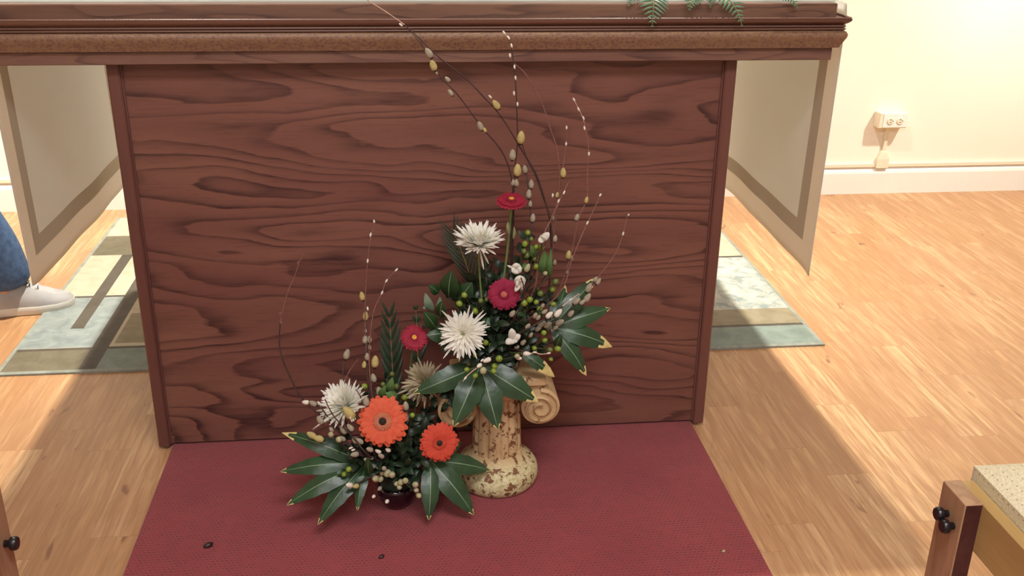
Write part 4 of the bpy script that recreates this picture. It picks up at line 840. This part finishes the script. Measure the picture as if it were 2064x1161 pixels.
def person():
    HX = -1.72; y = .84
    J = [((HX, y, .93), .115, .10), ((HX+.01, y, 1.10), .12, .10), ((HX+.02, y, 1.30), .145, .10), ((HX+.03, y, 1.44), .10, .08), ((HX+.04, y, 1.52), .05), ((HX+.06, y, 1.60), .065), ((HX+.07, y, 1.68), .085), ((HX+.07, y, 1.75), .06),
         ((HX+.03, y-.09, .88), .085), ((HX+.35, y-.04, .50), .055), ((-1.25, y-.0, .12), .038), ((-1.255, y, .06), .032), ((-1.20, y+.02, .045), .028), ((-1.16, y+.03, .04), .02),
         ((HX-.02, y+.09, .88), .085), ((HX-.08, y+.10, .48), .055), ((HX-.38, y+.10, .16), .038), ((HX-.40, y+.10, .10), .035), ((HX-.32, y+.10, .04), .035), ((HX-.26, y+.10, .035), .025),
         ((HX+.02, y-.19, 1.42), .055), ((HX-.06, y-.24, 1.13), .042), ((HX+.06, y-.24, .90), .030), ((HX+.09, y-.24, .84), .026),
         ((HX+.02, y+.19, 1.42), .055), ((HX+.10, y+.24, 1.13), .042), ((HX+.28, y+.22, .95), .030), ((HX+.33, y+.22, .91), .026)]
    E_ = chain(0, 1, 2, 3, 4, 5, 6, 7)+chain(0, 8, 9, 10, 11, 12, 13)+chain(0, 14, 15, 16, 17, 18, 19)+chain(3, 20, 21, 22, 23)+chain(3, 24, 25, 26, 27)
    # five fingers on each hand
    for h, (dx, dz) in ((23, (.25, -.97)), (27, (.8, -.6))):
        hx, hy, hz = J[h][0]; s = -1 if h == 23 else 1
        for k, (oy, L) in enumerate(((-.028, .062), (-.010, .072), (.009, .068), (.027, .055))):
            a = len(J); J += [((hx+dx*.045, hy+oy, hz+dz*.045), .0095), ((hx+dx*(.045+L*.55), hy+oy, hz+dz*(.045+L*.5)), .0085), ((hx+dx*(.045+L*.8)+.012, hy+oy, hz+dz*(.045+L*.9)), .007)]
            E_ += chain(h, a, a+1, a+2)
        a = len(J); J += [((hx+.032, hy-.02, hz-.015), .010), ((hx+.05, hy-.022, hz-.045), .0085)]; E_ += chain(h, a, a+1)
    root = skinned('person', J, E_, M['skin'])
    tag(root, 'person in blue jeans and grey white-soled shoes behind the left end of the altar', 'person')
    def g(i, dr, dp=(0, 0, 0)): return (V(J[i][0])+V(dp), J[i][1]+dr, (J[i][2] if len(J[i]) > 2 else J[i][1])+dr)
    # jeans
    jj = [g(0, .018), g(8, .018), g(9, .018), (V((-1.235, y-.0, .19)), .062, .062), (V((-1.215, y, .115)), .066, .066), g(14, .018), g(15, .018), (V(J[16][0])+V((.02, 0, .03)), .06, .06), (V((HX, y, 1.03)), .135, .115)]
    jj[3] = (V((-1.252, y, .22)), .064, .062); jj[4] = (V((-1.236, y+.005, .070)), .074, .064)
    skinned('jeans', jj, [(8, 0), (0, 1), (1, 2), (2, 3), (3, 4), (0, 5), (5, 6), (6, 7)], M['jeans'], root, root=0)
    sw = [(V((HX, y, .99)), .14, .12), g(1, .02), g(2, .018), (V((HX+.035, y, 1.47)), .068, .068), g(20, .02), g(21, .018), (V(J[22][0]), .038, .038), g(24, .02), g(25, .018), (V(J[26][0]), .038, .038)]
    skinned('sweater', sw, [(0, 1), (1, 2), (2, 3), (3, 4), (4, 5), (5, 6), (3, 7), (7, 8), (8, 9)], M['sweater'], root, root=1)
    def shoe(ax, ay, az, yaw, pitch):
        R2 = Matrix.Rotation(yaw, 3, 'Z') @ Matrix.Rotation(pitch, 3, 'Y'); c = V((ax, ay, az))
        out = [(-.085, .030), (-.07, .038), (-.02, .040), (.05, .042), (.10, .048), (.15, .044), (.18, .030), (.195, .012)]
        def ring(zs, k, lift=lambda u: 0):
            pts = [(u, -w*k) for u, w in out]+[(u, w*k) for u, w in out[::-1]]; return [c+R2@V((u, v, zs+lift(u))) for u, v in pts]
        b = MB(); rows = [ring(0, .96), ring(.004, 1.02), ring(.022, 1.02), ring(.026, .98)]; b.quad_grid(rows, close=True); b.poly(rows[0][::-1]); b.poly(rows[-1]); so = b.build('shoe_sole', M['sole'], root)
        b = MB(); prof = lambda u: .115 if u < 0 else max(.045, .115-.42*u)
        rows = [ring(.024, .98)]+[[c+R2@V((u*(1-.06*t), v*(1-.55*t**2.2), .024+(prof(u)-.024)*t)) for u, v in ([(u, -w*.98) for u, w in out]+[(u, w*.98) for u, w in out[::-1]])] for t in (.25, .5, .75, .92, 1)]
        b.quad_grid(rows, close=True); b.poly(rows[-1]); b.build('shoe_upper', M['shoe'], root)
        b = MB()
        for k in range(4): u = .03+.022*k; b.tube([c+R2@V((u, -.022, prof(u)+.002)), c+R2@V((u+.006, 0, prof(u)+.007)), c+R2@V((u, .022, prof(u)+.002))], .0025, n=5)
        b.build('shoe_laces', M['sole'], root)
    shoe(-1.265, y+.0, .001, .22, 0)
    shoe(J[17][0][0]+.0, J[17][0][1], .03, 0, .28)
    hc = V((HX+.075, y, 1.68))
    b = MB(); b.ellipsoid(hc+V((-.022, 0, .03)), .098, (0, 0, 1), .105, nu=20, nv=12); b.build('hair', M['hair'], root)
    b = MB(); b.ellipsoid(hc+V((.100, 0, -.015)), .012, (.3, 0, 1), .026, nu=8, nv=6); b.build('nose', M['skin'], root)
    for s in (-1, 1):
        b = MB(); b.ellipsoid(hc+V((.082, s*.032, .01)), .012, nu=10, nv=6); b.build('eye', M['eye'], root)
        b = MB(); b.ellipsoid(hc+V((.0, s*.092, -.01)), .012, (0, 0, 1), .03, nu=8, nv=6); b.build('ear', M['skin'], root)
    b = MB(); b.ellipsoid(hc+V((.084, 0, -.055)), .008, (0, 1, 0), .024, nu=8, nv=6); b.build('mouth', M['lips'], root)
person()
